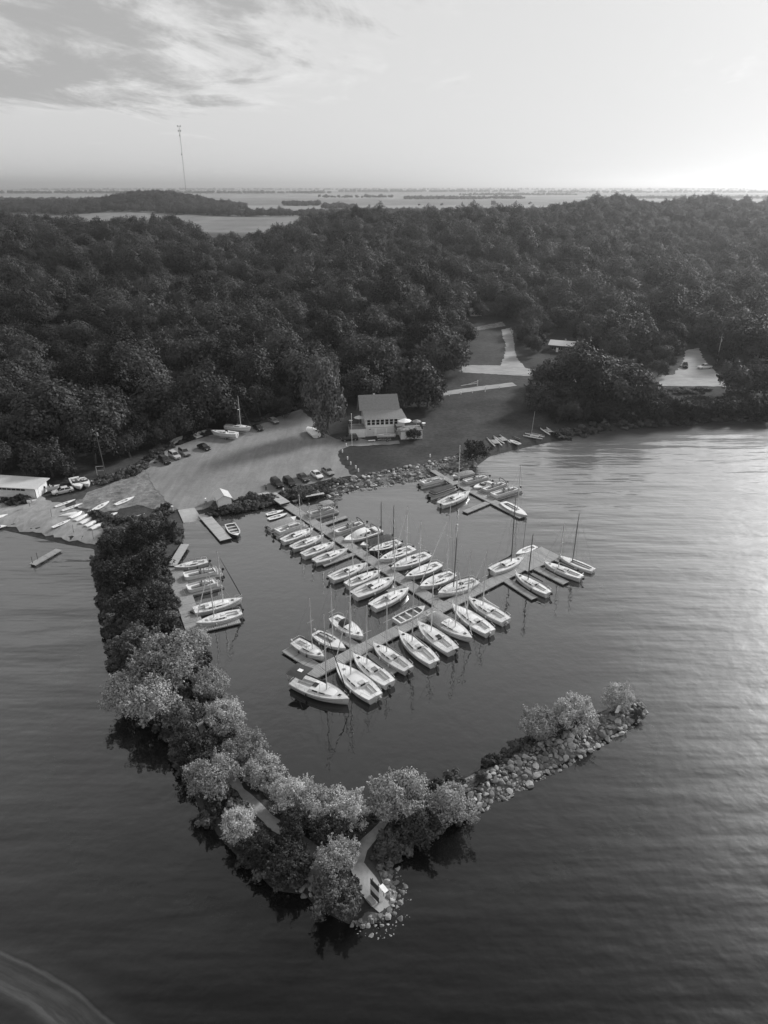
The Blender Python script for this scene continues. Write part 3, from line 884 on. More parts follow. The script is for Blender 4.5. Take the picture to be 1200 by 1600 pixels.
if len(rest):
    instanced('shore_thicket', np.column_stack([P[rest], Z[rest] - .1]), rad[rest], source_collection('thicket_crowns', HERO_DARK), 'low bushes filling the bank of the right bay', 'bushes')

# far woods: the mound, belts and distant shelter trees
F1 = scatter(1150, 1620, 10.5, .62)
F1 = F1[(F1[:, 0] < -120 + 40 * np.sin(F1[:, 1] / 60)) & (F1[:, 0] > -900)]
mh = 22 * np.exp(-(((F1[:, 0] + 395) / 90) ** 2 + ((F1[:, 1] - 1330) / 170) ** 2)) + 9 * np.exp(-(((F1[:, 0] + 620) / 260) ** 2 + ((F1[:, 1] - 1400) / 160) ** 2))
F1 = F1[(mh > 2.6)]
def belt(x0, x1, y, dep, n, wav=10):
    x = rng.uniform(x0, x1, n); yy = y + rng.uniform(-dep, dep, n) + wav * np.sin(x / 90)
    return np.column_stack([x, yy])
F2 = [belt(-330, 60, 1180, 14, 330), belt(-640, -330, 1270, 22, 260), belt(20, 260, 1230, 14, 130), belt(-120, -60, 1550, 20, 70), belt(-230, -150, 1800, 24, 90)]
F3 = [belt(70, 330, 2600, 40, 170), belt(330, 480, 2650, 20, 70), belt(-1500, -620, 2300, 30, 330), belt(-260, 40, 2900, 16, 60), belt(700, 1900, 2700, 60, 420), belt(350, 900, 3600, 40, 170),
      belt(-2600, -300, 4300, 40, 420), belt(-300, 900, 5200, 50, 260), belt(900, 3600, 4600, 80, 500), belt(-3500, 3500, 7500, 200, 700)]
F = np.concatenate([F1] + F2 + F3)
fs = rng.uniform(4.2, 6.8, len(F)) * np.where(F[:, 1] > 4000, 1.5, 1.0)
instanced('distant_woods', np.column_stack([F, height(F[:, 0], F[:, 1]) - .5]), fs, forest_src, 'wooded mound and shelter belts among the fields near the horizon', 'woods', rng.uniform(.8, 1.1, len(F)))

# undergrowth: low scrub on the breakwater, along banks and at the foot of the wood
def in_px_strip(px, w, n, spread=1.0):
    Q = [Vector(GT(*p)).to_2d() for p in px]; out = []
    for _ in range(n):
        k = random.randrange(len(Q) - 1); a, c = Q[k], Q[k + 1]; d_ = (c - a).normalized()
        q = a.lerp(c, random.random()) + Vector((-d_.y, d_.x)) * random.uniform(-w, w)
        out.append((q.x, q.y))
    return out
U = rng.uniform((-62, 48), (62, 172), (16000, 2))
du = shore_dist(U[:, 0], U[:, 1])
ku = (du > -.1) & (du < 11) & (U[:, 1] < 150)
for f in ([(306, 1108), (316, 1140), (325, 1165), (345, 1200), (385, 1245), (430, 1288), (478, 1322), (495, 1345), (490, 1388)], [(600, 1285), (585, 1303), (565, 1325), (555, 1350)]):
    Q = [Vector(GT(*p)).to_2d() for p in f]
    for a, c in zip(Q[:-1], Q[1:]):
        e = c - a; tt = np.clip(((U[:, 0] - a.x) * e.x + (U[:, 1] - a.y) * e.y) / e.length_squared, 0, 1)
        ku &= (U[:, 0] - a.x - tt * e.x) ** 2 + (U[:, 1] - a.y - tt * e.y) ** 2 > 1.7
NOGROW_PX = [[(540, 1345), (572, 1340), (600, 1370), (640, 1400), (630, 1450), (580, 1445), (556, 1400)],
          [(715, 1215), (760, 1205), (1000, 1085), (1040, 1110), (960, 1180), (740, 1290)], [(262, 790), (330, 780), (330, 830), (262, 830)],
          [(-100, 770), (100, 770), (170, 830), (150, 870), (-100, 850)], [(110, 785), (240, 740), (265, 790), (200, 815)], LOT, [(255, 850), (300, 850), (325, 1000), (290, 1010), (262, 905)], [(640, 640), (850, 640), (850, 720), (640, 770)]]
for C in NOGROW_PX: ku &= ~in_poly(U[:, 0], U[:, 1], [tuple(GT(*q)[:2]) for q in C])
U = U[ku][:2600]
scrub_src = source_collection('scrub_crowns', [crown_mesh('crown', LEAF_MID if i < 2 else LEAF_DARK, 12, 700, .26, 340 + i, zc=.45, rz=.5, lobe=(.3, .5)) for i in range(3)])
bank = in_px_strip([(388, 796), (420, 783), (428, 779)], 1.0, 30) + in_px_strip([(452, 776), (480, 768), (505, 762), (535, 750)], 1.1, 60) + in_px_strip([(150, 755), (200, 742), (232, 722), (262, 696), (330, 674)], 2.0, 90) \
     + in_px_strip([(395, 660), (440, 645), (470, 634)], 1.5, 40) + in_px_strip([(366, 799), (418, 786)], .8, 34) + in_px_strip([(872, 684), (960, 664), (1100, 655), (1200, 650)], 2.5, 200) \
     + in_px_strip([(835, 606), (930, 612), (1000, 612), (1110, 612)], 2.5, 150) + in_px_strip([(10, 788), (40, 780)], 2.0, 26)
U = np.concatenate([U, np.array(bank)])
instanced('undergrowth', np.column_stack([U, height(U[:, 0], U[:, 1]) - .05]), rng.uniform(.5, 1.15, len(U)), scrub_src, 'low scrub and weeds covering the breakwater and banks', 'undergrowth', rng.uniform(.7, 1.3, len(U)))

# ------------------------------------------------------------------ rocks
def rock_mesh(seed, m):
    bm = bmesh.new(); bmesh.ops.create_icosphere(bm, subdivisions=2, radius=1.0)
    g = np.random.default_rng(seed)
    ax = unit(g.normal(size=(13, 3))); off = g.uniform(.5, .9, 13)
    for v in bm.verts:
        p = np.array(v.co)
        for a, o_ in zip(ax, off):                    # planes split off the round stone
            q = p @ a
            if q > o_: p = p - a * (q - o_) * .97
        v.co = Vector(p * (1 + g.uniform(-.03, .03)))
    me = bpy.data.meshes.new('boulder'); bm.to_mesh(me); bm.free()
    me.polygons.foreach_set('use_smooth', [True] * len(me.polygons))
    me.set_sharp_from_angle(angle=R(24))
    me.materials.append(m)
    return me
ROCKS = [rock_mesh(500 + i, STONE[i % 3]) for i in range(9)]
def boulders(parent, poly_px, n, rmin, rmax, zoff=0.0, power=2.2, poly_world=None, sep=.72, wet=False):
    P = [G(*p, .5) for p in poly_px]
    lo = np.min(P, 0); hi = np.max(P, 0); placed = []
    g = random.Random(len(poly_px) * 31 + n)
    tries = 0
    radii = sorted([rmin + (rmax - rmin) * g.random() ** power for _ in range(n)], reverse=True)
    for r in radii:
        for _ in range(60):
            x, y = g.uniform(lo[0], hi[0]), g.uniform(lo[1], hi[1])
            if not in_poly(np.array([x]), np.array([y]), P)[0]: continue
            if any((x - a) ** 2 + (y - c) ** 2 < (sep * (r + q)) ** 2 for a, c, q in placed): continue
            placed.append((x, y, r)); break
    hs = height(np.array([p[0] for p in placed]), np.array([p[1] for p in placed]))
    for (x, y, r), h_ in zip(placed, hs):
        o = bpy.data.objects.new('boulder', g.choice(ROCKS)); COL.objects.link(o)
        o.parent = parent
        o.location = (x, y, max(h_, -.35) + r * .28 + zoff)
        o.rotation_euler = (g.uniform(-.5, .5), g.uniform(-.5, .5), g.uniform(0, 6.28))
        o.scale = (r * g.uniform(.85, 1.35), r * g.uniform(.75, 1.1), r * g.uniform(.6, .85))
    return placed
arm = sheet('boulder_arm', [(716, 1222), (752, 1204), (850, 1148), (960, 1106), (1000, 1094), (1012, 1106), (985, 1130), (900, 1182), (850, 1207), (742, 1266)], mat('rubble', .12, .95, .4, .9, bump=.6, bscale=4), .05, .1, step=1.5)
boulders(arm, [(722, 1228), (752, 1212), (800, 1186), (850, 1160), (905, 1140), (960, 1118), (1000, 1098), (1016, 1108), (990, 1132), (948, 1156), (900, 1187), (850, 1213), (800, 1238), (742, 1272)], 298, .2, .62, .05, 1.9, sep=.62)
tip = sheet('rubble_tip', [(590, 1355), (606, 1352), (622, 1398), (610, 1436), (562, 1448), (545, 1440), (575, 1425), (595, 1428), (612, 1414), (600, 1385)], MATS['rubble'], .05, .1, step=1)
boulders(tip, [(592, 1352), (610, 1325), (622, 1330), (640, 1400), (640, 1430), (605, 1470), (560, 1452), (540, 1440), (575, 1428), (594, 1428), (613, 1414), (602, 1385)], 75, .16, .5, .03)
boulders(tip, [(455, 1372), (492, 1372), (500, 1392), (470, 1402)], 16, .2, .5)
bank_ = sheet('riprap_bank', [(505, 770), (535, 757), (570, 747), (620, 738), (668, 728), (720, 720), (740, 714), (745, 728), (720, 735), (680, 742), (640, 750), (600, 757), (560, 763), (520, 772)], MATS['rubble'], .05, .2, step=1.5)
boulders(bank_, [(490, 774), (505, 768), (535, 755), (570, 745), (620, 736), (668, 726), (720, 716), (740, 712), (746, 727), (720, 737), (680, 744), (640, 752), (600, 759), (560, 765), (515, 776)], 230, .32, .85, .05, 1.7, sep=.6)

def small_stones(parent, poly_px, n, r0, r1, seed):
    P = np.array([G(*p, .5) for p in poly_px]); g = np.random.default_rng(seed)
    q = g.uniform(P.min(0), P.max(0), (n * 6, 2)); q = q[in_poly(q[:, 0], q[:, 1], [tuple(p) for p in P])][:n]
    z = np.maximum(height(q[:, 0], q[:, 1]), -.1); base = ROCKS[1]
    bv = np.array([v.co[:] for v in base.vertices]); bf = np.array([p.vertices[:] for p in base.polygons])
    bm = bmesh.new(); bmesh.ops.create_icosphere(bm, subdivisions=1, radius=1.0); bv = np.array([v.co[:] for v in bm.verts]); bf = np.array([[v.index for v in f.verts] for f in bm.faces]); bm.free()
    V, F = [], []
    for k, (x, y) in enumerate(q):
        r = g.uniform(r0, r1); a = g.uniform(0, 6.28); M = np.array([[math.cos(a), -math.sin(a), 0], [math.sin(a), math.cos(a), 0], [0, 0, 1]])
        V.append((bv * (1 + g.uniform(-.18, .18, (len(bv), 1))) * [r * 1.2, r * .85, r * .6]) @ M.T + [x, y, z[k] + r * .25]); F.append(bf + k * len(bv))
    me = np_mesh('small_stones', np.concatenate(V), np.concatenate(F), STONE[1], True)
    o = bpy.data.objects.new('small_stones', me); COL.objects.link(o); o.parent = parent; o['kind'] = 'stuff'
small_stones(arm, [(718, 1224), (752, 1206), (850, 1150), (960, 1108), (1000, 1094), (1018, 1108), (988, 1134), (900, 1188), (850, 1214), (742, 1274)], 900, .08, .2, 1)
small_stones(tip, [(590, 1350), (612, 1322), (624, 1330), (642, 1400), (640, 1432), (605, 1472), (560, 1455), (540, 1440), (575, 1428), (594, 1428), (613, 1414), (602, 1385)], 300, .06, .16, 2)
small_stones(bank_, [(490, 774), (535, 756), (620, 737), (740, 713), (746, 727), (680, 744), (600, 759), (515, 776)], 700, .1, .26, 3)

# ------------------------------------------------------------------ docks
def dock(name, label, a, c, w, z=.42, sec=3.0, cat='dock', group=None, m=None, world=False, posts=0):
    A = Vector(a if world else G(*a, z)); C = Vector(c if world else G(*c, z))
    d_ = C - A; Ln = d_.length
    o = empty(name, (A.x, A.y, 0), math.atan2(d_.y, d_.x))
    tag(o, label, cat, group)
    k = max(1, round(Ln / sec)); s = Ln / k
    for i in range(k):
        mb = MB()
        npl = max(1, int(s / .30)); pw = (s - .05) / npl
        for j in range(npl):                         # decking boards with open joints
            mb.box((i * s + .025 + (j + .5) * pw, random.uniform(-.015, .015), z - .02 + random.uniform(-.004, .004)), (pw - .035, w - .04, .04))
        q = mb.build('deck_section', m or WOOD, o); q['kind'] = 'stuff'
        mb = MB()
        for sgn in (-1, 1): mb.box((i * s + s / 2, sgn * (w / 2 - .03), z - .11), (s - .02, .06, .16))
        mb.build('side_beam', WOOD, o)
        mb = MB()
        for f in (.22, .78): mb.box((i * s + s * f, 0, z - .33), (s * .3, w * .86, .30))
        mb.build('float', RUB, o)
    return o
dk = lambda *a, **k: dock('dock', *a, **k)
dk('long main dock running out from the gravel lot into the basin', (439, 783), (692, 947), 2.3)
dk('cross dock at the end of the main dock, crossing the basin', (478, 1058), (826, 880), 2.4)
FING = 'finger docks between the berths'
dock('dock_platform', 'square boarded platform at the outer end of the cross dock', (808, 884), (862, 862), 5.2, .43, 2.6, 'dock')
fd = lambda lab, a, c, w=1.1: dock('finger_dock', lab, a, c, w, .38, 2.5, 'dock', FING)
fd('finger dock below the fourth sailboat on the near side of the main dock', (553, 865), (504, 883))
fd('finger dock between the two pontoon boats beyond the main dock', (497, 822), (542, 807))
fd('finger dock on the far side of the main dock beside the bench-like tender berth', (598, 884), (626, 872))
fd('finger dock left of the middle sailboats on the near side of the main dock', (596, 880), (560, 893), .9)
fd('finger dock by the paired sailboats near the end of the main dock', (636, 914), (605, 924), .9)
fd('wide finger dock at the left end of the cross dock', (500, 1046), (447, 1013), 1.9)
fd('finger dock between two sailboats above the left half of the cross dock', (562, 1014), (515, 982), 1.7)
fd('finger dock below the left half of the cross dock, third berth', (571, 1022), (617, 1052), 1.7)
fd('finger dock hidden between two long sailboats below the cross dock', (650, 988), (690, 1012), 1.0)
fd('finger dock between the outward-facing sloop and its neighbour', (705, 960), (742, 982), 1.0)
fd('empty finger dock nearest the middle sloop at the outer end of the cross dock', (786, 903), (836, 935), 1.5)
fd('broad finger dock between two sloops at the outer end of the cross dock', (832, 884), (885, 911), 1.7)
fd('short finger dock at the corner of the square platform', (856, 868), (905, 888), 1.4)
dock('gangway', 'narrow gangway from the boulder bank to the small dock', (670, 731), (712, 757), 1.5, .9, 3.0, 'gangway')
dk('small dock off the boulder bank by the clubhouse', (709, 752), (818, 808), 2.2)
fd('single empty finger dock on the near side of the small dock', (762, 785), (726, 800), 1.5)
fd('wide finger dock on the far side of the small dock', (770, 779), (812, 766), 1.6)
dock('dock_walkway', 'wooden walkway along the inner side of the breakwater', (270, 884), (312, 1002), 3.0, .5, 3.0)
fd('pale finger dock below the two sailboats at the walkway', (312, 984), (375, 969), 1.5)
dock('gangway', 'pale gangway slanting from the breakwater to the walkway', (289, 850), (268, 884), 1.6, .8, 3.0, 'gangway', None, WOODP)
dock('ramp_dock', 'launching dock beside the concrete boat ramp', (312, 797), (353, 843), 2.4, .5, 3.0, 'dock', None, WOODP)
dock('swim_pier', 'low lone pier in the shallows off the beach', (92, 858), (50, 882), 1.5, .45, 3.0, 'pier')
dock('gangway', 'wide shore ramp at the head of the main dock', (424, 771), (446, 786), 2.4, 1.2, 2.5, 'gangway', None, WOODP)
for a, lab in (((51, 880), 'thin post at the outer end of the lone pier'), ((59, 874), 'thin post beside the lone pier')):
    p = G(*a, .4); mb = MB(); mb.tube((0, 0, -.6), (0, 0, 1.7), .06, .06, 6).tube((0, 0, 1.7), (0, 0, 1.78), .085, .085, 6)
    o = mb.build('mooring_post', WOODD); o.location = (p[0], p[1], 0); tag(o, lab, 'post')

# ------------------------------------------------------------------ boats
def hull_shape(Ln, B, F, tr=.72, mx=.4, spring=.35, rake=.5, pw=2.1):
    def hb(t):
        if t > mx: return B / 2 * max(0.0, 1 - ((t - mx) / (1 - mx)) ** pw)
        return B / 2 * (tr + (1 - tr) * (1 - ((mx - t) / mx) ** 2))
    def zs(t): return F * (1 + spring * max(0, t - .25) ** 2)
    def xx(t, q): return Ln * (t - .5) - rake * q * t ** 7 + .12 * q * (1 - t) ** 6
    return hb, zs, xx

def hull_part(root, Ln, B, F, m, shape, dr=.35, nst=17, name='hull', keel=True):
    hb, zs, xx = shape
    rings = []
    for i in range(nst):
        t = (i / (nst - 1)) ** .9
        r = []
        for k in range(11):
            q = abs(k - 5) / 5.0                     # 1 at the sheer, 0 at the keel
            sgn = 1 if k < 5 else -1
            w = hb(t) * (1 - (1 - q) ** 2.6) ** .62 if q > 0 else 0
            zz = -dr * (1 - .75 * t ** 5) + (zs(t) + dr * (1 - .75 * t ** 5)) * q ** 1.15
            r.append((xx(t, 1 - q), sgn * max(w, .012 if q > 0 else 0), zz))
        rings.append(r)
    o = MB().loft(rings, False, True, False).build(name, m, root)
    return auto_smooth(o, 50)

def deck_part(root, shape, m, ck=None, nst=25, camber=.05, name='deck'):
    hb, zs, xx = shape; mb = MB(); rows = []
    ts = sorted(set([i / (nst - 1) for i in range(nst)] + (list(ck[:2]) if ck else [])))
    for t in ts:
        h_ = hb(t); c = ck[2] if ck else .6
        rows.append([(xx(t, 0), f * h_ * .985, zs(t) - .015 + camber * (1 - f * f)) for f in (-1, -c, 0, c, 1)])
    vs = [p for r in rows for p in r]; fs = []
    for j in range(len(rows) - 1):
        tm = (ts[j] + ts[j + 1]) / 2
        for i in range(4):
            if ck and ck[0] < tm < ck[1] and i in (1, 2): continue
            a = j * 5 + i; fs.append((a, a + 1, a + 6, a + 5))
    mb.add(vs, fs)
    return mb.build(name, m, root, True)

def cockpit_part(root, shape, ck, m, depth=.42, mb_bench=True):
    hb, zs, xx = shape; mb = MB(); ts = [ck[0] + (ck[1] - ck[0]) * i / 6 for i in range(7)]
    top, bot = [], []
    for t in ts:
        h_ = hb(t) * ck[2]
        top.append((xx(t, 0), h_, zs(t) + .01)); bot.append((xx(t, 0), h_ * .94, zs(t) - depth))
    L_, n_ = top + [(x, -y, z) for x, y, z in top[::-1]], None
    Lb = bot + [(x, -y, z) for x, y, z in bot[::-1]]
    mb.loft([L_, Lb], True, False, True)
    o = mb.build('cockpit', m, root)
    if mb_bench:
        for sgn in (1, -1):
            b2 = MB(); r0, r1 = [], []
            rings = []
            for t in ts:
                h_ = hb(t) * ck[2]; z = zs(t) - depth * .45
                rings.append([(xx(t, 0), sgn * h_ * .92, z), (xx(t, 0), sgn * h_ * .5, z), (xx(t, 0), sgn * h_ * .5, z - depth * .5), (xx(t, 0), sgn * h_ * .92, z - depth * .5)])
            b2.loft(rings).build('bench', DECK, o)
    return o

def outboard(root, x, y, z, m=RUB, tilt=.5):
    mb = MB(); M = Matrix.Rotation(-tilt, 3, 'Y')
    def P_(a): return Vector((x, y, z)) + M @ Vector(a)
    rings = [[P_((-.05 + sx * a, sy * b_, h_)) for sx, sy in ((.2, .13), (-.2, .13), (-.2, -.13), (.2, -.13))] for a, b_, h_ in ((.8, .8, .15), (1, 1, .25), (1, 1, .45), (.7, .7, .58))]
    rings = [[Vector((p.x, p.y, p.z)) for p in r] for r in rings]
    mb.loft(rings)
    o = mb.build('outboard_motor', m, root)
    b2 = MB().tube(P_((-.1, 0, .2)), P_((-.12, 0, -.75)), .07, .05, 6).box(P_((-.2, 0, -.6)), (.35, .04, .12))
    b2.build('motor_leg', RUB, o)
    return o

def rail(root, pts, r=.022, name='pulpit', m=None):
    return MB().path(pts, r, 5).build(name, m or ALU, root)

def sailboat(label, bow, stern, mast=1.22, hull=None, deck=None, beam=.34, spar=None, jib=False, boom='dark', cabin=(.36, .76), cabh=.36, outb=True, stripe=True, win=2, ck=(.06, .35, .6),
             dodger=False, bimini=False, hatch=True, spread=True, mt=.60, group='sailboats in the basin', z=.75, maxl=None, name='sailboat', open_boat=False, fender=True, trailer_z=None, rail_on=True, wave=0.0, mast_on=True, cover=None, furl_m=None):
    if trailer_z is None:
        A, C = Vector(G(*bow, z)), Vector(G(*stern, z))
        base = 0.0
    else:
        A, C = GT(*bow, trailer_z + .4).to_2d(), GT(*stern, trailer_z + .4).to_2d()
    Ln = (A - C).length; mid = (A + C) / 2; d_ = A - C
    if trailer_z is not None: base = hz(mid.x, mid.y) + trailer_z
    B = Ln * beam if Ln > 5.5 else Ln * (beam + .04)
    F = (.62 + .045 * Ln) * (.7 if open_boat else 1.0)
    root = empty(name, (mid.x, mid.y, base), math.atan2(d_.y, d_.x))
    root.rotation_euler[0] = wave
    tag(root, label, 'sailboat', group)
    if ck == (.06, .35, .6): ck = (random.uniform(.05, .10), (cabin[0] if cabin else .36) - .01, random.uniform(.42, .6))
    sh = hull_shape(Ln, B, F, tr=random.uniform(.62, .78), mx=random.uniform(.38, .44), rake=random.uniform(.35, .8))
    hb, zs, xx = sh
    dm = deck or random.choice((DECK, DECK, mat('deck_grey', .54, .6, .08), mat('deck_sand', .6, .6, .08)))
    if hull is None and random.random() < .3: hull = random.choice((GEL2, GEL2, mat('gelcoat_dull', .52, .5, .1)))
    hull_part(root, Ln, B, F, hull or GEL, sh, dr=.3 if trailer_z is None else .45)
    deck_part(root, sh, dm, ck)
    cockpit_part(root, sh, ck, NSKID if not open_boat else FLOORG, .42 if not open_boat else .38)
    # rubbing strake / sheer stripe
    mb = MB()
    for sgn in (1, -1):
        rr_ = []
        for i in range(17):
            t = i / 16 * .985
            x_, y_, z_ = xx(t, 0), sgn * (hb(t) + .012), zs(t)
            rr_.append([(x_, y_, z_ + .035), (x_, y_ + sgn * .025, z_), (x_, y_, z_ - .05), (x_, y_ - sgn * .03, z_)])
        mb.loft(rr_)
    mb.build('toe_rail', GELG if stripe else GEL2, root)
    if stripe:
        mb = MB()
        for sgn in (1, -1):
            rr_ = []
            for i in range(15):
                t = .02 + i / 14 * .9; q = .80
                w = hb(t) * (1 - (1 - q) ** 2.6) ** .62 + .008
                zz = -.3 + (zs(t) + .3) * q ** 1.15
                rr_.append([(xx(t, 1 - q), sgn * w, zz + .035), (xx(t, 1 - q), sgn * (w + .004), zz), (xx(t, 1 - q), sgn * w, zz - .035)])
            mb.loft(rr_, False, False, False)
        mb.build('hull_stripe', ALUD, root)
    if cabin and not open_boat:
        t0, t1 = cabin; rings = []; nc = 9
        ch = cabh * (.8 + .03 * Ln)
        for i in range(nc):
            f = i / (nc - 1); t = t0 + (t1 - t0) * f
            w = hb(t) * (.66 - .08 * f); hh = ch * (1 - .55 * f ** 1.6) * (1 if f < .999 else .25)
            zb = zs(t) - .03; x_ = xx(t, 0)
            rings.append([(x_, w, zb), (x_, w * .9, zb + hh * .82), (x_, w * .55, zb + hh * .98), (x_, 0, zb + hh * 1.06), (x_, -w * .55, zb + hh * .98), (x_, -w * .9, zb + hh * .82), (x_, -w, zb)])
        cb = auto_smooth(MB().loft(rings, False, True, True).build('cabin', GEL, root), 35)
        def side(f, lo, hi, sgn, out=.012):
            t = t0 + (t1 - t0) * f; w = hb(t) * (.66 - .08 * f); hh = ch * (1 - .55 * f ** 1.6); zb = zs(t) - .03
            def at(g): return Vector((xx(t, 0), sgn * (w * (1 - .1 * g / .82) + out), zb + hh * g))
            return at(lo), at(hi)
        for sgn in (1, -1):
            for k in range(win):
                f0 = .12 + k * .62 / win; f1 = f0 + .46 / win
                a0, a1 = side(f0, .26, .80, sgn, .02); b0, b1 = side(f1, .26, .80, sgn, .02)
                i0, i1 = side(f0, .26, .80, sgn, -.02); j0, j1 = side(f1, .26, .80, sgn, -.02)
                MB().loft([[a0, a1, b1, b0], [i0, i1, j1, j0]]).build('window', GLASS, cb)
        # companionway and sliding hatch
        x0 = xx(t0, 0); zt = zs(t0) + ch
        MB().box((x0 - .01, 0, zs(t0) + ch * .4), (.03, hb(t0) * .5, ch * 1.0)).build('companionway', GLASS, cb)
        MB().box((x0 + .38, 0, zt + .03), (.7, hb(t0) * .5, .06)).build('sliding_hatch', random.choice((GLASS, CANVG, NSKID, GELG)), cb)
        if hatch:
            t = t1 + .07 if t1 < .8 else .72
            MB().box((xx(t, 0), 0, zs(t) + .065), (.42, .42, .05)).build('deck_hatch', GLASS if hatch == 'dark' or random.random() < .5 else CANVG, root)
        for k in range(2):
            t = t0 + (t1 - t0) * (.3 + .35 * k)
            MB().tube((xx(t, 0), hb(t) * .3, zs(t) + ch * .9), (xx(t, 0), hb(t) * .3, zs(t) + ch * 1.08), .07, .05, 8).build('vent', ALU, cb)
    deckz = zs(mt) + (cabh * .75 * (.8 + .03 * Ln) if cabin and not open_boat and mt < cabin[1] else .04)
    if mast_on:
        Hm = Ln * mast; sm_ = spar or ALU; xm = xx(mt, 0)
        rm = .055 + .005 * Ln
        rk = random.uniform(0, .02) * Hm
        top = Vector((xm - rk, random.uniform(-.006, .006) * Hm, deckz + Hm))
        mm = MB().tube((xm, 0, deckz - .1), Vector((xm, 0, deckz)).lerp(top, .6), rm, rm, 8).tube(Vector((xm, 0, deckz)).lerp(top, .6), top, rm, rm * .6, 8).build('mast', sm_, root)
        MB().tube(top, top + Vector((0, 0, .5)), .012, .008, 4).box(top + Vector((-.12, 0, .06)), (.25, .03, .05)).build('wind_vane', ALUD, mm)
        wr_ = MB(); r_ = .015
        bowp = (xx(.985, 0), 0, zs(1) + .05); hd = Vector((xm, 0, deckz)).lerp(top, .97 if mast < 1.3 else .85)
        wr_.tube(hd, bowp, r_, r_, 4)
        wr_.tube(top, (xx(.005, 0), 0, zs(0)), r_, r_, 4)
        sz_ = Vector((xm, 0, deckz)).lerp(top, .55)
        for sgn in (1, -1):
            tip_ = sz_ + Vector((-.08, sgn * hb(mt) * .62, 0))
            ch_ = Vector((xx(mt - .02, 0), sgn * hb(mt - .02) * .95, zs(mt)))
            wr_.tube(ch_, tip_, r_, r_, 4); wr_.tube(tip_, hd, r_, r_, 4)
            wr_.tube(ch_ + Vector((-.25, 0, 0)), sz_, r_, r_, 4)
            if spread: MB().tube(sz_, tip_, .03, .02, 5).build('spreader', sm_, mm)
        wr_.build('rigging', WIRE, root)
        if jib:
            a, c = Vector(bowp) + Vector((-.06, 0, .45)), Vector(bowp).lerp(hd, .9)
            MB().tube(a, a.lerp(c, .25), .05, .085, 7).tube(a.lerp(c, .25), c, .085, .035, 7).build('furled_jib', furl_m or CANVW, root)
        if boom:
            bz = deckz + .75 + .03 * Ln; bl = min(.40, mt - .12) * Ln
            e = Vector((xm - bl, random.uniform(-.25, .25), bz - .05))
            MB().tube((xm, 0, bz), e, .045, .04, 6).build('boom', sm_, mm)
            if boom != 'bare':
                cv = {'dark': CANV, 'grey': CANVG, 'white': CANVW}[boom]
                rings = []
                for k in range(7):
                    f = k / 6; p = Vector((xm - .02, 0, bz + .08)).lerp(e + Vector((0, 0, .06)), f)
                    w_, h_ = .13 * (1 - .45 * f), (.30 if k > 0 else .75) * (1 - .5 * f)
                    rings.append([p + Vector((0, math.cos(a) * w_, math.sin(a) * h_ * .5 + h_ * .25)) for a in [2 * math.pi * i / 7 for i in range(7)]])
                auto_smooth(MB().loft(rings).build('sail_cover', cv, mm), 60)
    if rail_on and not open_boat:
        pz = .52
        pts = [(xx(.86, 0), hb(.86) * .95, zs(.86)), (xx(.87, 0), hb(.87) * .95, zs(.87) + pz), (xx(1, 0) - .02, 0, zs(1) + pz + .05), (xx(.87, 0), -hb(.87) * .95, zs(.87) + pz), (xx(.86, 0), -hb(.86) * .95, zs(.86))]
        rail(root, pts)
        rail(root, [(xx(.16, 0), hb(.16) * .95, zs(.16)), (xx(.14, 0), hb(.14) * .96, zs(.14) + pz), (xx(.01, 0), hb(.01) * .9, zs(0) + pz), (xx(.01, 0), -hb(.01) * .9, zs(0) + pz), (xx(.14, 0), -hb(.14) * .96, zs(.14) + pz), (xx(.16, 0), -hb(.16) * .95, zs(.16))], name='stern_rail')
        wl_ = MB()
        for sgn in (1, -1):
            pr = None
            for t in (.14, .32, .5, .68, .87):
                p = Vector((xx(t, 0), sgn * hb(t) * .96, zs(t) + pz))
                if t not in (.14, .87): wl_.tube((p.x, p.y, zs(t)), p, .015, .015, 4)
                if pr is not None: wl_.tube(pr, p, .009, .009, 4)
                pr = p
        wl_.build('lifeline', WIRE, root)
    if dodger:
        t = cabin[0] + .02; rings = []
        for f, hh, ww in ((0, .72, .70), (.5, .74, .68), (1, .30, .60)):
            x_ = xx(t, 0) - .35 + f * 1.1; w = hb(t) * ww; zb = zs(t) + cabh * .5
            rings.append([(x_, w * math.cos(a), zb + hh * math.sin(a)) for a in [math.pi * i / 8 for i in range(9)]])
        auto_smooth(MB().loft(rings, False, False, True).build('sprayhood', CANV, root), 60)
    if bimini:
        x0, x1 = xx(.02, 0) - .5, xx(.26, 0); w = B * .42; zt = zs(.1) + 1.75; rings = []
        for f in (0, .33, .66, 1):
            x_ = x0 + (x1 - x0) * f
            rings.append([(x_, w * g, zt + .16 * (1 - g * g) - .06 * abs(f - .5)) for g in (-1, -.5, 0, .5, 1)] + [(x_, w * g, zt - .04 + .16 * (1 - g * g) - .06 * abs(f - .5)) for g in (1, .5, 0, -.5, -1)])
        bi = MB().loft(rings).build('bimini', CANV, root)
        MB().box((x0 + .55 * (x1 - x0), 0, zt + .185), (.75, .6, .02)).build('window', CANVW, bi)
        fr_ = MB()
        for sx in (x0 + .1, x1 - .1):
            for sgn in (1, -1): fr_.tube((sx * .5 + xx(.12, 0) * .5, sgn * hb(.12) * .95, zs(.1)), (sx, sgn * w * .98, zt - .03), .02, .02, 5)
        fr_.build('bimini_frame', ALU, bi)
    if cover is not None:
        tarp(root, sh, cover, .04, .42, .55)
    if outb: outboard(root, xx(0, 0) - .18, random.choice((-1, 1)) * hb(0) * .35, F * .7, RUB if random.random() < .75 else GELG, random.uniform(.2, .9))
    rd = MB().box((xx(0, 0) - .06, 0, F * .35), (.12, .05, F * .9)).build('rudder', GEL2, root)
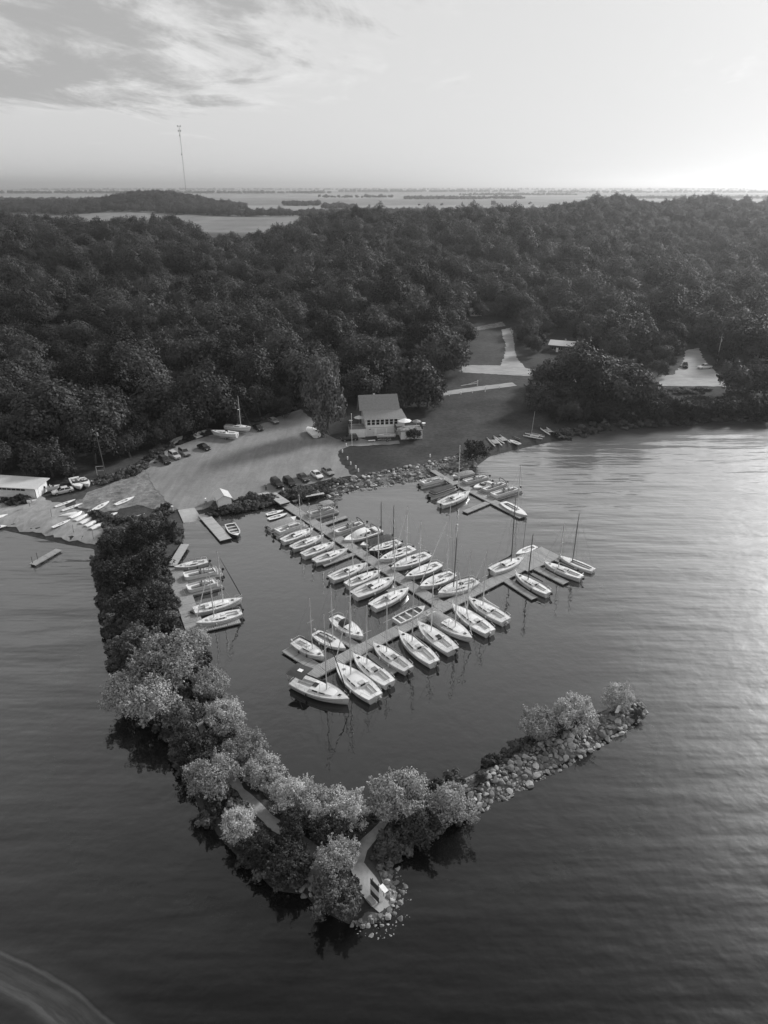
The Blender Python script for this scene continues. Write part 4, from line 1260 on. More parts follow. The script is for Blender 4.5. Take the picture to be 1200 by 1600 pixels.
    MB().tube((xx(0, 0) - .02, 0, F + .12), (xx(.13, 0), random.uniform(-.15, .15), F + .22), .022, .02, 5).build('tiller', WOODP, root)
    if fender and trailer_z is None:
        for t in (.35, .6):
            for sgn in (1, -1):
                if random.random() < .6:
                    y_ = sgn * (hb(t) + .1); MB().tube((xx(t, 0), y_, zs(t) - .62), (xx(t, 0), y_, zs(t) - .18), .10, .10, 7).tube((xx(t, 0), y_, zs(t) - .18), (xx(t, 0), sgn * hb(t) * .97, zs(t) + .02), .02, .02, 4).build('fender', GEL if random.random() < .7 else RUB, root, True)
    return root

def tarp(root, sh, m, t0, t1, hgt, name='boat_cover', over=.03):
    hb, zs, xx = sh; rings = []
    for i in range(9):
        f = i / 8; t = t0 + (t1 - t0) * f; w = hb(t) + over
        hh = hgt * math.sin(math.pi * min(1, max(0, .12 + f * .76))) ** .8
        rings.append([(xx(t, 0), w, zs(t) - .12), (xx(t, 0), w, zs(t) + .03), (xx(t, 0), w * .5, zs(t) + hh * .62), (xx(t, 0), 0, zs(t) + hh), (xx(t, 0), -w * .5, zs(t) + hh * .62), (xx(t, 0), -w, zs(t) + .03), (xx(t, 0), -w, zs(t) - .12)])
    return auto_smooth(MB().loft(rings, False, True, True).build(name, m, root), 50)

def place2(bow, stern, z, trailer=None):
    if trailer is None: A, C = Vector(G(*bow, z)), Vector(G(*stern, z)); b_ = 0.0
    else:
        A, C = GT(*bow, trailer + .3).to_2d(), GT(*stern, trailer + .3).to_2d()
        m_ = (A + C) / 2; b_ = hz(m_.x, m_.y) + trailer
    m_ = (A + C) / 2; d_ = A - C
    return (m_.x, m_.y, b_), math.atan2(d_.y, d_.x), d_.length

def pontoon(label, bow, stern, bimini=None, hoop=False, cover=None, fence=None, group='pontoon boats'):
    loc, a, Ln = place2(bow, stern, .8); Bm = 2.5
    root = empty('pontoon_boat', loc, a); tag(root, label, 'pontoon boat', group)
    for sgn in (1, -1):
        rings = []
        for x_, r_ in ((-Ln / 2, .30), (Ln / 2 - .9, .32), (Ln / 2 - .35, .24), (Ln / 2, .04)):
            rings.append([(x_, sgn * .9 + r_ * math.cos(t), .12 + (.32 - r_) * .6 + r_ * math.sin(t)) for t in [2 * math.pi * i / 10 for i in range(10)]])
        auto_smooth(MB().loft(rings).build('float_tube', ALU, root))
    MB().box((-.05, 0, .52), (Ln - .3, Bm, .09)).build('deck', FLOORG, root)
    MB().box((-.05, 0, .515), (Ln - .24, Bm + .06, .06)).build('edge_trim', ALU, root)
    x0, x1, w = -Ln / 2 + .8, Ln / 2 - .75, Bm / 2 - .14
    out = []
    for cx, cy, a0 in ((x1 - .6, w - .6, 0), (x0 + .3, w - .3, 90), (x0 + .3, -w + .3, 180), (x1 - .6, -w + .6, 270)):
        rr_ = .6 if cx > 0 else .3
        for k in range(5): out.append((cx + rr_ * math.cos(R(a0 + k * 22.5)), cy + rr_ * math.sin(R(a0 + k * 22.5))))
    inn = [(x * .965, y * .93) for x, y in out]
    def ringz(P_, z): return [(x, y, z) for x, y in P_]
    fz0, fz1 = .60, 1.22
    n = len(out); vs = ringz(out, fz0) + ringz(out, fz1) + ringz(inn, fz1) + ringz(inn, fz0); fs = []
    for i in range(n):
        j = (i + 1) % n
        for l in range(3): fs.append((l * n + i, l * n + j, (l + 1) * n + j, (l + 1) * n + i))
    MB().add(vs, fs).build('fence', fence or GELG, root)
    MB().path(ringz(out, fz1 + .03), .03, 5, True).build('top_rail', ALU, root)
    if cover:
        rings = [[(x * (1.02 - .45 * f), y * (1.02 - .55 * f), fz1 + .02 + .55 * f * (1.4 - f)) for x, y in out] for f in (0, .35, .7, 1)]
        rings = [[(x * 1.02, y * 1.02, fz1 - .25) for x, y in out]] + rings
        auto_smooth(MB().loft(rings, True, False, True).build('boat_cover', cover, root), 60)
    else:
        # a U-shaped couch round the bow, a lounge at the stern and a helm
        up = [p for p in inn if p[0] > -.2 * Ln * .2]
        for nm, P0, sc_ in (('bow_couch', [p for p in inn if p[0] > .1], .62),):
            k0 = sorted(P0, key=lambda p: math.atan2(p[1], p[0] - .1))
            k0 = [(.25, k0[0][1])] + k0 + [(.25, k0[-1][1])]
            A0 = [(x, y, .95) for x, y in k0]; A1 = [(x * .78 if x > .4 else x, y * .52, .95) for x, y in k0]
            B0 = [(x, y, .6) for x, y, z in A0]; B1 = [(x, y, .6) for x, y, z in A1]
            MB().loft([A0, A1, B1, B0], False, False, False).build(nm, VINYL, root)
        for sgn in (1, -1): MB().box((x0 + 1.0, sgn * (w - .38), .82), (1.5, .5, .42)).build('lounge', VINYL, root)
        MB().box((x0 + .35, 0, .85), (.55, w * 1.5, .5), taper=.95).build('stern_seat', VINYL, root)
        h = MB().box((-.35, -w + .55, .95), (.5, .6, .7), taper=.8).build('helm', GELG, root)
        MB().box((-.12, -w + .55, 1.4), (.03, .6, .3), ry=-.4).build('windscreen', CLEARG, h)
        MB().box((-.95, -w + .5, .95), (.45, .45, .6), taper=.85).build('helm_seat', VINYL, root)
    if bimini:
        rings = []; xa, xb = x0 + .2, x0 + 2.9
        for f in (0, .3, .7, 1):
            x_ = xa + (xb - xa) * f; dz = -.14 * (2 * f - 1) ** 2
            rings.append([(x_, 1.15 * g, 2.65 + .2 * (1 - g * g) + dz) for g in (-1, -.6, 0, .6, 1)] + [(x_, 1.15 * g, 2.6 + .2 * (1 - g * g) + dz) for g in (1, .6, 0, -.6, -1)])
        bi = MB().loft(rings).build('bimini', bimini, root)
        fr_ = MB()
        for sgn in (1, -1):
            for xe in (xa + .1, (xa + xb) / 2, xb - .1): fr_.tube(((xa + xb) / 2, sgn * w, fz1), (xe, sgn * 1.12, 2.6), .022, .022, 5)
        fr_.build('bimini_frame', ALU, bi)
    if hoop:
        pts = [(x0 + .6 + .75 * math.sin(k / 8 * math.pi) * .9, w * math.cos(k / 8 * math.pi), fz1 + 1.25 * math.sin(k / 8 * math.pi) ** .7) for k in range(9)]
        MB().path(pts, .07, 6).build('folded_bimini', CANV, root)
    outboard(root, -Ln / 2 - .1, 0, .55, RUB, .35)
    return root

def runabout(label, bow, stern, m=None, cover=None, cabin=False, group='motorboats', trailer=None, outb=True, hoop=False, open_skiff=False, name='motorboat', cat='motorboat'):
    loc, a, Ln = place2(bow, stern, .7, trailer); B = Ln * .37; F = .72
    root = empty(name, loc, a); tag(root, label, cat, group)
    sh = hull_shape(Ln, B, F, .9, .45, .5, .5, 2.6); hb, zs, xx = sh
    hull_part(root, Ln, B, F, m or GEL, sh, .3)
    ck = (.05, .82, .82) if open_skiff else (.08, .55, .74)
    deck_part(root, sh, GEL if not open_skiff else GEL2, ck)
    cockpit_part(root, sh, ck, FLOORG, .45, False)
    mb = MB()
    for sgn in (1, -1):
        mb.loft([[(xx(t, 0), sgn * (hb(t) + .03), zs(t) + .03), (xx(t, 0), sgn * (hb(t) + .045), zs(t) - .03), (xx(t, 0), sgn * (hb(t) - .03), zs(t) - .03), (xx(t, 0), sgn * (hb(t) - .03), zs(t) + .04)] for t in [i / 14 * .985 for i in range(15)]])
    mb.build('gunwale', GELG, root)
    if cover: tarp(root, sh, cover, .02, .8, .75)
    elif open_skiff:
        for t in (.22, .45, .68): MB().box((xx(t, 0), 0, zs(t) - .16), (.28, 2 * hb(t) * .84, .05)).build('thwart', VINYL, root)
    else:
        for sgn in (1, -1):
            s_ = MB().box((xx(.36, 0), sgn * hb(.36) * .4, zs(.36) - .1), (.5, .5, .45)).build('seat', VINYL, root)
            MB().box((xx(.36, 0) - .25, sgn * hb(.36) * .4, zs(.36) + .25), (.1, .48, .45)).build('backrest', VINYL, s_)
        MB().box((xx(.11, 0), 0, zs(.1) - .12), (.5, hb(.1) * 1.4, .4)).build('stern_bench', VINYL, root)
        pts = [(xx(.50, 0), hb(.5) * .82), (xx(.58, 0), hb(.58) * .62), (xx(.61, 0), 0), (xx(.58, 0), -hb(.58) * .62), (xx(.5, 0), -hb(.5) * .82)]
        MB().loft([[(x, y, zs(.55) + .02) for x, y in pts], [(x - .22, y * .9, zs(.55) + .42) for x, y in pts], [(x - .25, y * .87, zs(.55) + .42) for x, y in pts], [(x - .03, y * .97, zs(.55) + .02) for x, y in pts]], False, False, False).build('windscreen', CLEARG, root)
    if cabin:
        rings = []
        for f in (0, .25, .6, .85, 1):
            t = .34 + .42 * f; w = hb(t) * (.8 - .15 * f); hh = (.95, 1.0, .92, .55, .1)[int(round(f * 4))] if f in (0, .25, .6, .85, 1) else .5
            hh = {0: .95, .25: 1.0, .6: .9, .85: .5, 1: .12}[f]
            rings.append([(xx(t, 0), w, zs(t)), (xx(t, 0), w * .86, zs(t) + hh * .85), (xx(t, 0), 0, zs(t) + hh), (xx(t, 0), -w * .86, zs(t) + hh * .85), (xx(t, 0), -w, zs(t))])
        cb = auto_smooth(MB().loft(rings, False, True, True).build('cabin', GEL, root), 35)
        for sgn in (1, -1):
            a0, a1 = .38, .62
            q = [(xx(a0, 0), sgn * (hb(a0) * .745 + .01), zs(a0) + .38), (xx(a0, 0), sgn * (hb(a0) * .70 + .012), zs(a0) + .72), (xx(a1, 0), sgn * (hb(a1) * .615 + .012), zs(a1) + .62), (xx(a1, 0), sgn * (hb(a1) * .655 + .01), zs(a1) + .34)]
            MB().loft([q, [(x, y - sgn * .03, z) for x, y, z in q]]).build('window', GLASS, cb)
    if hoop:
        pts = [(xx(.12, 0) + .5 * math.sin(k / 8 * math.pi), hb(.12) * .95 * math.cos(k / 8 * math.pi), F + 1.35 * math.sin(k / 8 * math.pi) ** .7) for k in range(9)]
        MB().path(pts, .07, 6).build('folded_bimini', CANV, root)
    if outb: outboard(root, xx(0, 0) - .15, 0, F * .85, RUB, random.uniform(.2, .8))
    return root

def small_hull(label, bow, stern, m=None, up=False, wid=.3, group=None, name='dinghy', cat='dinghy', depth=.34, on_land=True, oval=False, z=.2, mast=0, tiltx=0.0):
    """a beached dinghy, board or canoe: right way up or bottom up"""
    if on_land:
        A, C = GT(*bow, .25).to_2d(), GT(*stern, .25).to_2d(); md = (A + C) / 2; base = hz(md.x, md.y)
    else:
        A, C = Vector(G(*bow, .3)), Vector(G(*stern, .3)); md = (A + C) / 2; base = -.06
    d_ = A - C; Ln = d_.length
    root = empty(name, (md.x, md.y, base + .03), math.atan2(d_.y, d_.x)); tag(root, label, cat, group)
    root.rotation_euler[0] = tiltx
    B = Ln * wid
    sh = hull_shape(Ln, B, depth, .5 if oval else .7, .45, .3, .25, 1.9); hb, zs, xx = sh
    if up:      # bottom up, gunwale on the ground
        rings = []
        for i in range(15):
            t = i / 14; r = []
            for k in range(9):
                f = -1 + k / 4; w = hb(t) if t < 1 else .02
                r.append((xx(t, 0), w * f, depth * (1 - abs(f) ** 3.2) * (.55 + .45 * math.sin(math.pi * min(1, t * .8 + .15))) + .02))
            rings.append(r)
        auto_smooth(MB().loft(rings, False, True, True).build('hull', m or GEL, root), 60)
        mb = MB()
        for sgn in (1, -1): mb.loft([[(xx(t, 0), sgn * (hb(t) + .02), .10), (xx(t, 0), sgn * (hb(t) + .03), .03), (xx(t, 0), sgn * (hb(t) - .02), .03)] for t in [i / 12 * .98 for i in range(13)]])
        mb.build('gunwale', GELG, root)
        MB().box((-.05 * Ln, 0, depth * .98), (Ln * .55, .04, .06)).build('keel_strip', GELG, root)
    else:
        hull_part(root, Ln, B, depth, m or GEL, sh, .02, 13)
        ck = (.1, .62, .55)
        deck_part(root, sh, m or GEL, ck, 15, .03)
        cockpit_part(root, sh, ck, NSKID, depth * .7, False)
        MB().box((xx(.45, 0), 0, depth - .04), (.22, 2 * hb(.45) * .54, .04)).build('thwart', GELG, root)
    if mast:
        MB().tube((xx(.66, 0), 0, .1), (xx(.66, 0) - .15, 0, mast), .05, .03, 7).build('mast', ALUD, root)
    return root

# ---- sailboats, near side of the main dock (bows to the dock)
sailboat('white sailboat with rounded pale cabin, first on the near side of the main dock', (490, 827), (441, 846), 1.05, boom=None, win=1, cabin=(.3, .74), jib=False)
sailboat('white sailboat second from shore on the near side of the main dock, with outboard tilted', (506, 838), (456, 857), 1.0, boom=None, win=1, outb=True)
sailboat('white sailboat third from shore on the main dock\'s near side, two dark windows', (523, 849), (473, 868), 1.05, boom=None, win=2)
sailboat('white sailboat fourth from shore on the main dock\'s near side, beside a finger dock', (544, 859), (491, 878), 1.05, boom=None, win=1, cabin=(.4, .72))
sailboat('clean white sailboat alone in its berth below the first near-side finger dock', (574, 882), (517, 905), 1.15, boom=None, win=1, cabin=(.38, .7), ck=(.06, .37, .62))
sailboat('white sailboat with a cluttered stern and outboard, left neighbour of the largest near-side one', (595, 893), (542, 915), 1.15, boom=None, win=2, stripe=False)
sailboat('largest white sailboat on the near side of the main dock, dark sheer stripe', (617, 904), (553, 931), 1.2, boom=None, win=3, jib=False, beam=.36)
sailboat('white sailboat with a dark companionway, last on the near side of the main dock', (639, 921), (582, 949), 1.2, boom=None, win=1, cabin=(.38, .72))
runabout('open white skiff with a dark floor in the corner of the two docks', (664, 948), (619, 970), outb=False, open_skiff=True, name='open_skiff', cat='skiff')
# ---- far side of the main dock (bows to the dock)
sailboat('dark hulled sailboat behind the black covered motorboat, far side of the main dock', (576, 863), (624, 847), 1.25, hull=GELD, boom=None, win=1, spar=ALUD)
sailboat('white sailboat with smooth deck, second on the far side of the main dock', (593, 877), (645, 857), 1.2, boom='grey', win=1, spar=ALUD)
sailboat('white sailboat with grey boom cover and a dark stern hoop, third on the far side', (611, 890), (669, 867), 1.2, boom='grey', win=2, jib=True)
sailboat('white sailboat with one long dark cabin window and dark hatch, fourth on the far side', (633, 904), (687, 882), 1.15, boom=None, win=1, hatch='dark', cabin=(.3, .78))
sailboat('plump white sailboat with furled jib and tall white mast, fifth on the far side', (656, 919), (708, 897), 1.75, boom=None, win=3, jib=True, mt=.2, cabin=(.34, .74), beam=.38)
sailboat('cream sailboat with grey boom cover, last on the far side before the cross dock', (684, 930), (744, 908), 1.15, boom='grey', jib=False, spar=ALUD, win=2, hull=GEL2, beam=.38)
# ---- outer end of the cross dock
sailboat('white sailboat with black sail cover and dark mast, above the outer cross dock', (818, 873), (768, 893), 1.55, boom='dark', spar=ALUD, win=2, jib=False)
small_hull('small white dinghy tucked behind the square platform', (806, 866), (837, 853), on_land=False, wid=.32, mast=6.5)
sailboat('slim grey-decked racing dinghy with a dark mast, outermost of all berths', (873, 868), (928, 890), 1.3, boom=None, spar=ALUD, cabin=None, open_boat=True, ck=(.08, .62, .55), stripe=False, fender=False, outb=False, beam=.30, rail_on=False)
sailboat('white sloop with dark side band between the two outer finger docks', (849, 880), (909, 903), 1.1, boom='dark', win=1, mast_on=True, outb=True, spar=ALU, beam=.30)
sailboat('white sloop with a folded dark sail cover beside the inner outer-end finger dock', (804, 898), (857, 928), 1.1, boom='dark', win=2, outb=True, spar=ALUD, beam=.30)
# ---- below the cross dock
sailboat('white sailboat with boxed stern, first below the cross dock from the outer end', (731, 936), (791, 971), 1.15, boom='white', win=2, jib=True)
sailboat('white sailboat with a long rounded deckhouse, second below the cross dock from the outer end', (706, 947), (766, 989), 1.2, boom=None, win=2, cabin=(.3, .8), jib=False)
sailboat('white sailboat with grey cockpit cover, pointing its bow away from the cross dock', (738, 1001), (673, 960), 1.2, boom=None, win=2, hatch='dark', cover=CANVG, bimini=False, jib=True)
sailboat('white sailboat with pale deckhouse, third bow-in below the cross dock from the outer end', (652, 974), (708, 1018), 1.15, boom=None, win=1, stripe=False)
sailboat('large white sailboat with dark folded sail cover in the middle below the cross dock', (622, 988), (679, 1037), 1.2, boom='grey', win=1, cabin=(.4, .78), beam=.31)
sailboat('white sailboat with dark companionway, just right of the third-berth finger dock', (582, 1007), (639, 1047), 1.2, boom='grey', win=2, beam=.33)
sailboat('white sailboat with black sail cover and slatted cockpit, left of the third-berth finger dock', (551, 1024), (609, 1069), 1.15, boom='dark', win=2, beam=.33)
sailboat('white sailboat with grey framed deckhouse canopy next to the big cruiser', (524, 1038), (587, 1091), 1.25, boom=None, win=2, jib=True, cabin=(.3, .7), beam=.36)
sailboat('big white cruising sailboat with black bimini and black sail cover, nearest of all', (546, 1096), (460, 1063), 1.32, boom='dark', win=2, bimini=True, hatch='dark', beam=.37, jib=True, furl_m=CANV)
# ---- above the cross dock, left half
sailboat('white sailboat with dark upright sail cover beside the wide end finger dock', (507, 1029), (461, 1002), 1.35, boom='dark', win=1, hatch='dark', beam=.38)
sailboat('half-decked open white daysailer between two sailboats above the cross dock', (540, 1013), (492, 987), 1.5, boom=None, open_boat=True, ck=(.08, .58, .72), outb=True, stripe=False, beam=.38, rail_on=False, cabin=None)
sailboat('white sailboat with black sprayhood above the left half of the cross dock', (568, 998), (521, 965), 1.35, boom=None, dodger=True, win=1, beam=.38, spar=ALU)
# ---- small dock by the clubhouse
sailboat('white sailboat moored alone on the near side of the small dock', (734, 770), (688, 789), 1.2, boom='dark', win=1, group='boats at the small dock')
sailboat('white racing dinghy at the outer end of the small dock', (824, 806), (786, 784), 1.2, boom=None, cabin=None, open_boat=True, ck=(.1, .6, .5), outb=False, stripe=False, rail_on=False, fender=False, group='boats at the small dock', spar=ALU)
pontoon('pale uncovered pontoon boat close under the boulder bank', (696, 747), (655, 757), fence=VINYL)
pontoon('pontoon boat under a black cover on the near side of the small dock', (712, 760), (670, 774), cover=CANV)
runabout('motorboat under a pale grey cover behind the gangway', (707, 745), (738, 737), cover=CANVG)
pontoon('pontoon boat with folded cover mast, first on the far side of the small dock', (722, 755), (764, 744), fence=GELG)
runabout('small grey open motorboat on the far side of the small dock', (740, 763), (768, 753), m=GEL2)
pontoon('pontoon boat with a dark folded hoop on the far side of the small dock', (752, 768), (792, 754), hoop=True)
pontoon('pontoon boat with white seats, outermost on the far side of the small dock', (766, 776), (812, 762), fence=VINYL)
# ---- motorboats and pontoons at the main dock
small_hull('small pale rowing boat, upper of two near the shore end of the main dock', (443, 797), (416, 804), on_land=False, wid=.34, m=GEL)
small_hull('small pale rowing boat, lower of two near the shore end of the main dock', (449, 802), (419, 811), on_land=False, wid=.34, m=GEL2)
runabout('motorboat under a full grey cover on the near side of the main dock', (463, 808), (418, 825), cover=CANVG)
pontoon('open pontoon boat with white benches between covered motorboat and first sailboat', (477, 816), (428, 834), fence=GEL2)
pontoon('pontoon boat with grey canopy near the shore end of the main dock', (478, 806), (525, 793), bimini=CANVG)
pontoon('grey pontoon boat with round bow couch and folded hoop beyond the main dock', (518, 834), (572, 816), hoop=True, fence=GELG)
runabout('white cabin motorboat on the far side of the main dock', (537, 845), (593, 826), cabin=True, hoop=True)
runabout('motorboat under a black cover beside the white cabin motorboat', (563, 853), (611, 838), m=GELG, cover=CANV)
# ---- walkway on the breakwater
sailboat('white sailboat with folded pale mast cover, uppermost at the walkway', (272, 888), (324, 877), 1.0, mast_on=False, boom=None, win=1, cabin=(.3, .72), group='boats at the breakwater walkway')
pontoon('pontoon boat with long U-shaped couch, upper of two at the walkway', (281, 903), (346, 890), hoop=True, fence=VINYL)
pontoon('pontoon boat with white benches and steel frame, lower of two at the walkway', (286, 923), (345, 908), fence=VINYL)
sailboat('long white cruising sailboat with its bow pointing out into the basin at the walkway', (379, 937), (303, 955), 1.15, boom=None, win=2, jib=True, cabin=(.22, .72), furl_m=CANV, group='boats at the breakwater walkway')
sailboat('white sailboat with smooth deck above the pale finger dock at the walkway', (306, 976), (377, 957), 1.2, boom=None, win=3, jib=True, cabin=(.35, .7), group='boats at the breakwater walkway')
runabout('open dark skiff tied to the launching dock with its bow outward', (371, 838), (359, 818), m=GELD, open_skiff=True, outb=False, name='open_skiff', cat='skiff')

# ------------------------------------------------------------------ beach: hulls drawn up on sand and turf
BH = 'small hulls drawn up on the beach'
small_hull('slim white board, upper of the parallel pair on the turf edge', (118, 780), (86, 792), wid=.22, group=BH, name='sailing_board', cat='board', depth=.25)
small_hull('slim white board, lower of the parallel pair on the turf edge', (129, 786), (97, 798), wid=.22, group=BH, name='sailing_board', cat='board', depth=.25)
small_hull('slim pale dinghy with an open cockpit left of the dry grass', (171, 783), (144, 799), wid=.26, group=BH, depth=.3)
small_hull('slim white dinghy highest on the dry grass', (210, 776), (180, 789), wid=.28, group=BH, depth=.3)
small_hull('small oval rowing tender on the turf below the slim dinghies', (184, 801), (165, 808), wid=.42, group=BH, depth=.32, oval=True)
small_hull('slim white dinghy at the edge of the breakwater shrubs', (226, 803), (199, 816), wid=.26, group=BH, depth=.3)
small_hull('white board lying nearest the water on the sand', (110, 811), (82, 826), wid=.24, group=BH, depth=.26, name='sailing_board', cat='board')
small_hull('upturned white dinghy lying across the head of the row on the sand', (92, 806), (120, 800), up=True, wid=.36, group=BH)
for k, w_ in enumerate(('first', 'second', 'third', 'fourth', 'last')):
    x_, y_ = 118 + k * 8.2, 804 + k * 4.4
    small_hull('upturned white dinghy, %s of five lying side by side on the sand' % w_, (x_ + 10, y_ - 6), (x_ - 9, y_ + 4.5), up=True, wid=.46, group=BH)
small_hull('white dinghy cut off by the left edge, upper of two', (12, 802), (-22, 814), up=True, wid=.34, group=BH)
small_hull('white board cut off by the left edge, lower of two', (20, 815), (-30, 832), wid=.24, group=BH, name='sailing_board', cat='board')
small_hull('upturned white dinghy in front of the boathouse end', (58, 781), (36, 783), up=True, wid=.34, group=BH)
small_hull('white dinghy half behind the bush at the boathouse front', (14, 780), (-8, 781), up=True, wid=.34, group=BH)

# trailers
def wheel(parent, x, y, r=.33, w=.2, z=None):
    o = MB().tube((x, y - w / 2, z if z is not None else r), (x, y + w / 2, z if z is not None else r), r, r, 14).build('wheel', RUB, parent)
    zz = z if z is not None else r
    MB().tube((x, y - w / 2 - .01, zz), (x, y + w / 2 + .01, zz), r * .58, r * .58, 10).build('rim', STEEL, o)
    return o
def trailer(label, bow, stern, h=.7, group='boat trailers'):
    A, C = GT(*bow, h).to_2d(), GT(*stern, h).to_2d(); d_ = A - C; Ln = d_.length; md = (A + C) / 2
    root = empty('boat_trailer', (md.x, md.y, hz(md.x, md.y) + .06), math.atan2(d_.y, d_.x)); tag(root, label, 'trailer', group)
    MB().tube((-Ln * .42, .55, .5), (Ln * .3, .5, .5), .05).tube((-Ln * .42, -.55, .5), (Ln * .3, -.5, .5), .05).tube((Ln * .3, .5, .5), (Ln * .6, 0, .45), .05).tube((Ln * .3, -.5, .5), (Ln * .6, 0, .45), .05) \
        .tube((-Ln * .42, .55, .5), (-Ln * .42, -.55, .5), .05).tube((0, .52, .5), (0, -.52, .5), .05).build('frame', STEEL, root)
    MB().tube((Ln * .58, 0, .45), (Ln * .58, 0, 0), .035).build('jockey_stand', STEEL, root)
    for x_ in (-Ln * .2, Ln * .15):
        MB().tube((x_, .5, .5), (x_, .75, h + .35), .04).tube((x_, -.5, .5), (x_, -.75, h + .35), .04).build('bunk_post', STEEL, root)
    MB().box((-.1, 0, .66), (Ln * .6, .12, .08)).build('keel_bunk', WOODD, root)
    for s in (1, -1): wheel(root, -Ln * .12, s * .9)
    return root
LY = 'boats stored ashore around the gravel lot'
small_hull('white boat hull on the grass behind the three parked cars', (286, 683), (266, 695), wid=.34, group=LY, depth=.6, m=GEL)
small_hull('white dinghy on its side at the edge of the wood above the lot', (325, 673), (304, 684), wid=.34, group=LY, depth=.6, tiltx=.35)
sailboat('white sailboat on a trailer at the top of the lot, nearer of two', (330, 676), (371, 680), mast_on=False, boom=None, trailer_z=.9, outb=False, fender=False, group=LY, beam=.34, rail_on=False, win=2)
trailer('steel trailer under the nearer stored sailboat', (330, 680), (371, 684))
sailboat('white sailboat with raised mast on a trailer at the top of the lot', (393, 671), (352, 667), 1.05, boom=None, trailer_z=.9, outb=False, fender=False, group=LY, rail_on=False, win=1)
trailer('steel trailer under the farther stored sailboat with mast', (393, 676), (352, 672))
small_hull('white boat hull standing before the clubhouse front wall', (588, 683), (618, 682), wid=.34, group=LY, depth=.9)
trailer('small trailer frame in front of the clubhouse wall', (592, 687), (612, 686), .5)
runabout('pale flat boat on a trailer beside the poplar', (481, 669), (495, 682), m=GEL2, cover=CANVW, trailer=.5, outb=False, group=LY)
runabout('pale motorboat stored by the wood behind the beach, larger of two', (126, 764), (116, 748), trailer=.4, m=GEL2, group=LY)
runabout('pale motorboat stored by the wood behind the beach, smaller of two', (139, 760), (126, 749), trailer=.5, m=GEL, group=LY)
runabout('small motorboat beside the end of the boathouse', (94, 761), (73, 764), trailer=.5, m=GEL2, group=LY)

# beach catamarans
def catamaran(label, bow, stern, mast=0.0, heading_tilt=0.0, m=None):
    A, C = GT(*bow, .3).to_2d(), GT(*stern, .3).to_2d(); d_ = A - C; Ln = max(4.2, d_.length); md = (A + C) / 2
    root = empty('beach_catamaran', (md.x, md.y, hz(md.x, md.y) + .05), math.atan2(d_.y, d_.x)); tag(root, label, 'catamaran', 'catamarans on the lawn by the bay')
    for s in (1, -1):
        rings = []
        for i in range(11):
            t = i / 10; w = .2 * math.sin(math.pi * min(1, .18 + t * .8)) + .012; h_ = .30 + .12 * t
            rings.append([(Ln * (t - .5), s * 1.0 + w * c_, .28 * max(0, t - .7) + h_ * (.5 + .5 * s_)) for c_, s_ in [(math.cos(a), math.sin(a)) for a in [2 * math.pi * k / 8 for k in range(8)]]])
        auto_smooth(MB().loft(rings).build('hull', m or GEL, root), 60)
    for x_ in (-Ln * .28, Ln * .12): MB().tube((x_, -1.05, .46), (x_, 1.05, .46), .05).build('cross_beam', ALU, root)
    MB().box((-Ln * .08, 0, .46), (Ln * .38, 1.75, .02)).build('trampoline', CANVG, root)
    if mast:
        MB().tube((Ln * .12, 0, .5), (Ln * .02, .5, mast), .06, .04, 7).build('mast', ALU, root)
        MB().tube((Ln * .1, .05, 1.1), (-Ln * .45, 0, .9), .04).build('boom', ALU, root)
    for s in (1, -1): MB().box((-Ln * .52, s, .25), (.18, .04, .5)).build('rudder', GELG, root)
    return root
catamaran('catamaran with grey trampoline closest to the round bush on the lawn', (766, 683), (779, 699), m=GEL2)
catamaran('white hulled catamaran second from the round bush on the lawn', (776, 680), (793, 694))
catamaran('beached catamaran with a tall raised mast on the lawn by the bay', (819, 678), (848, 686), mast=7.5)
catamaran('small white catamaran farthest along the lawn by the bay', (849, 668), (864, 680))
small_hull('dark canoe on the lawn left of the masted catamaran', (801, 681), (814, 688), m=GELD, up=True, wid=.2, name='canoe', cat='canoe')
small_hull('dark flat boat on the shore edge below the canoe', (796, 686), (812, 698), m=GELG, wid=.4, name='flat_boat', cat='boat')

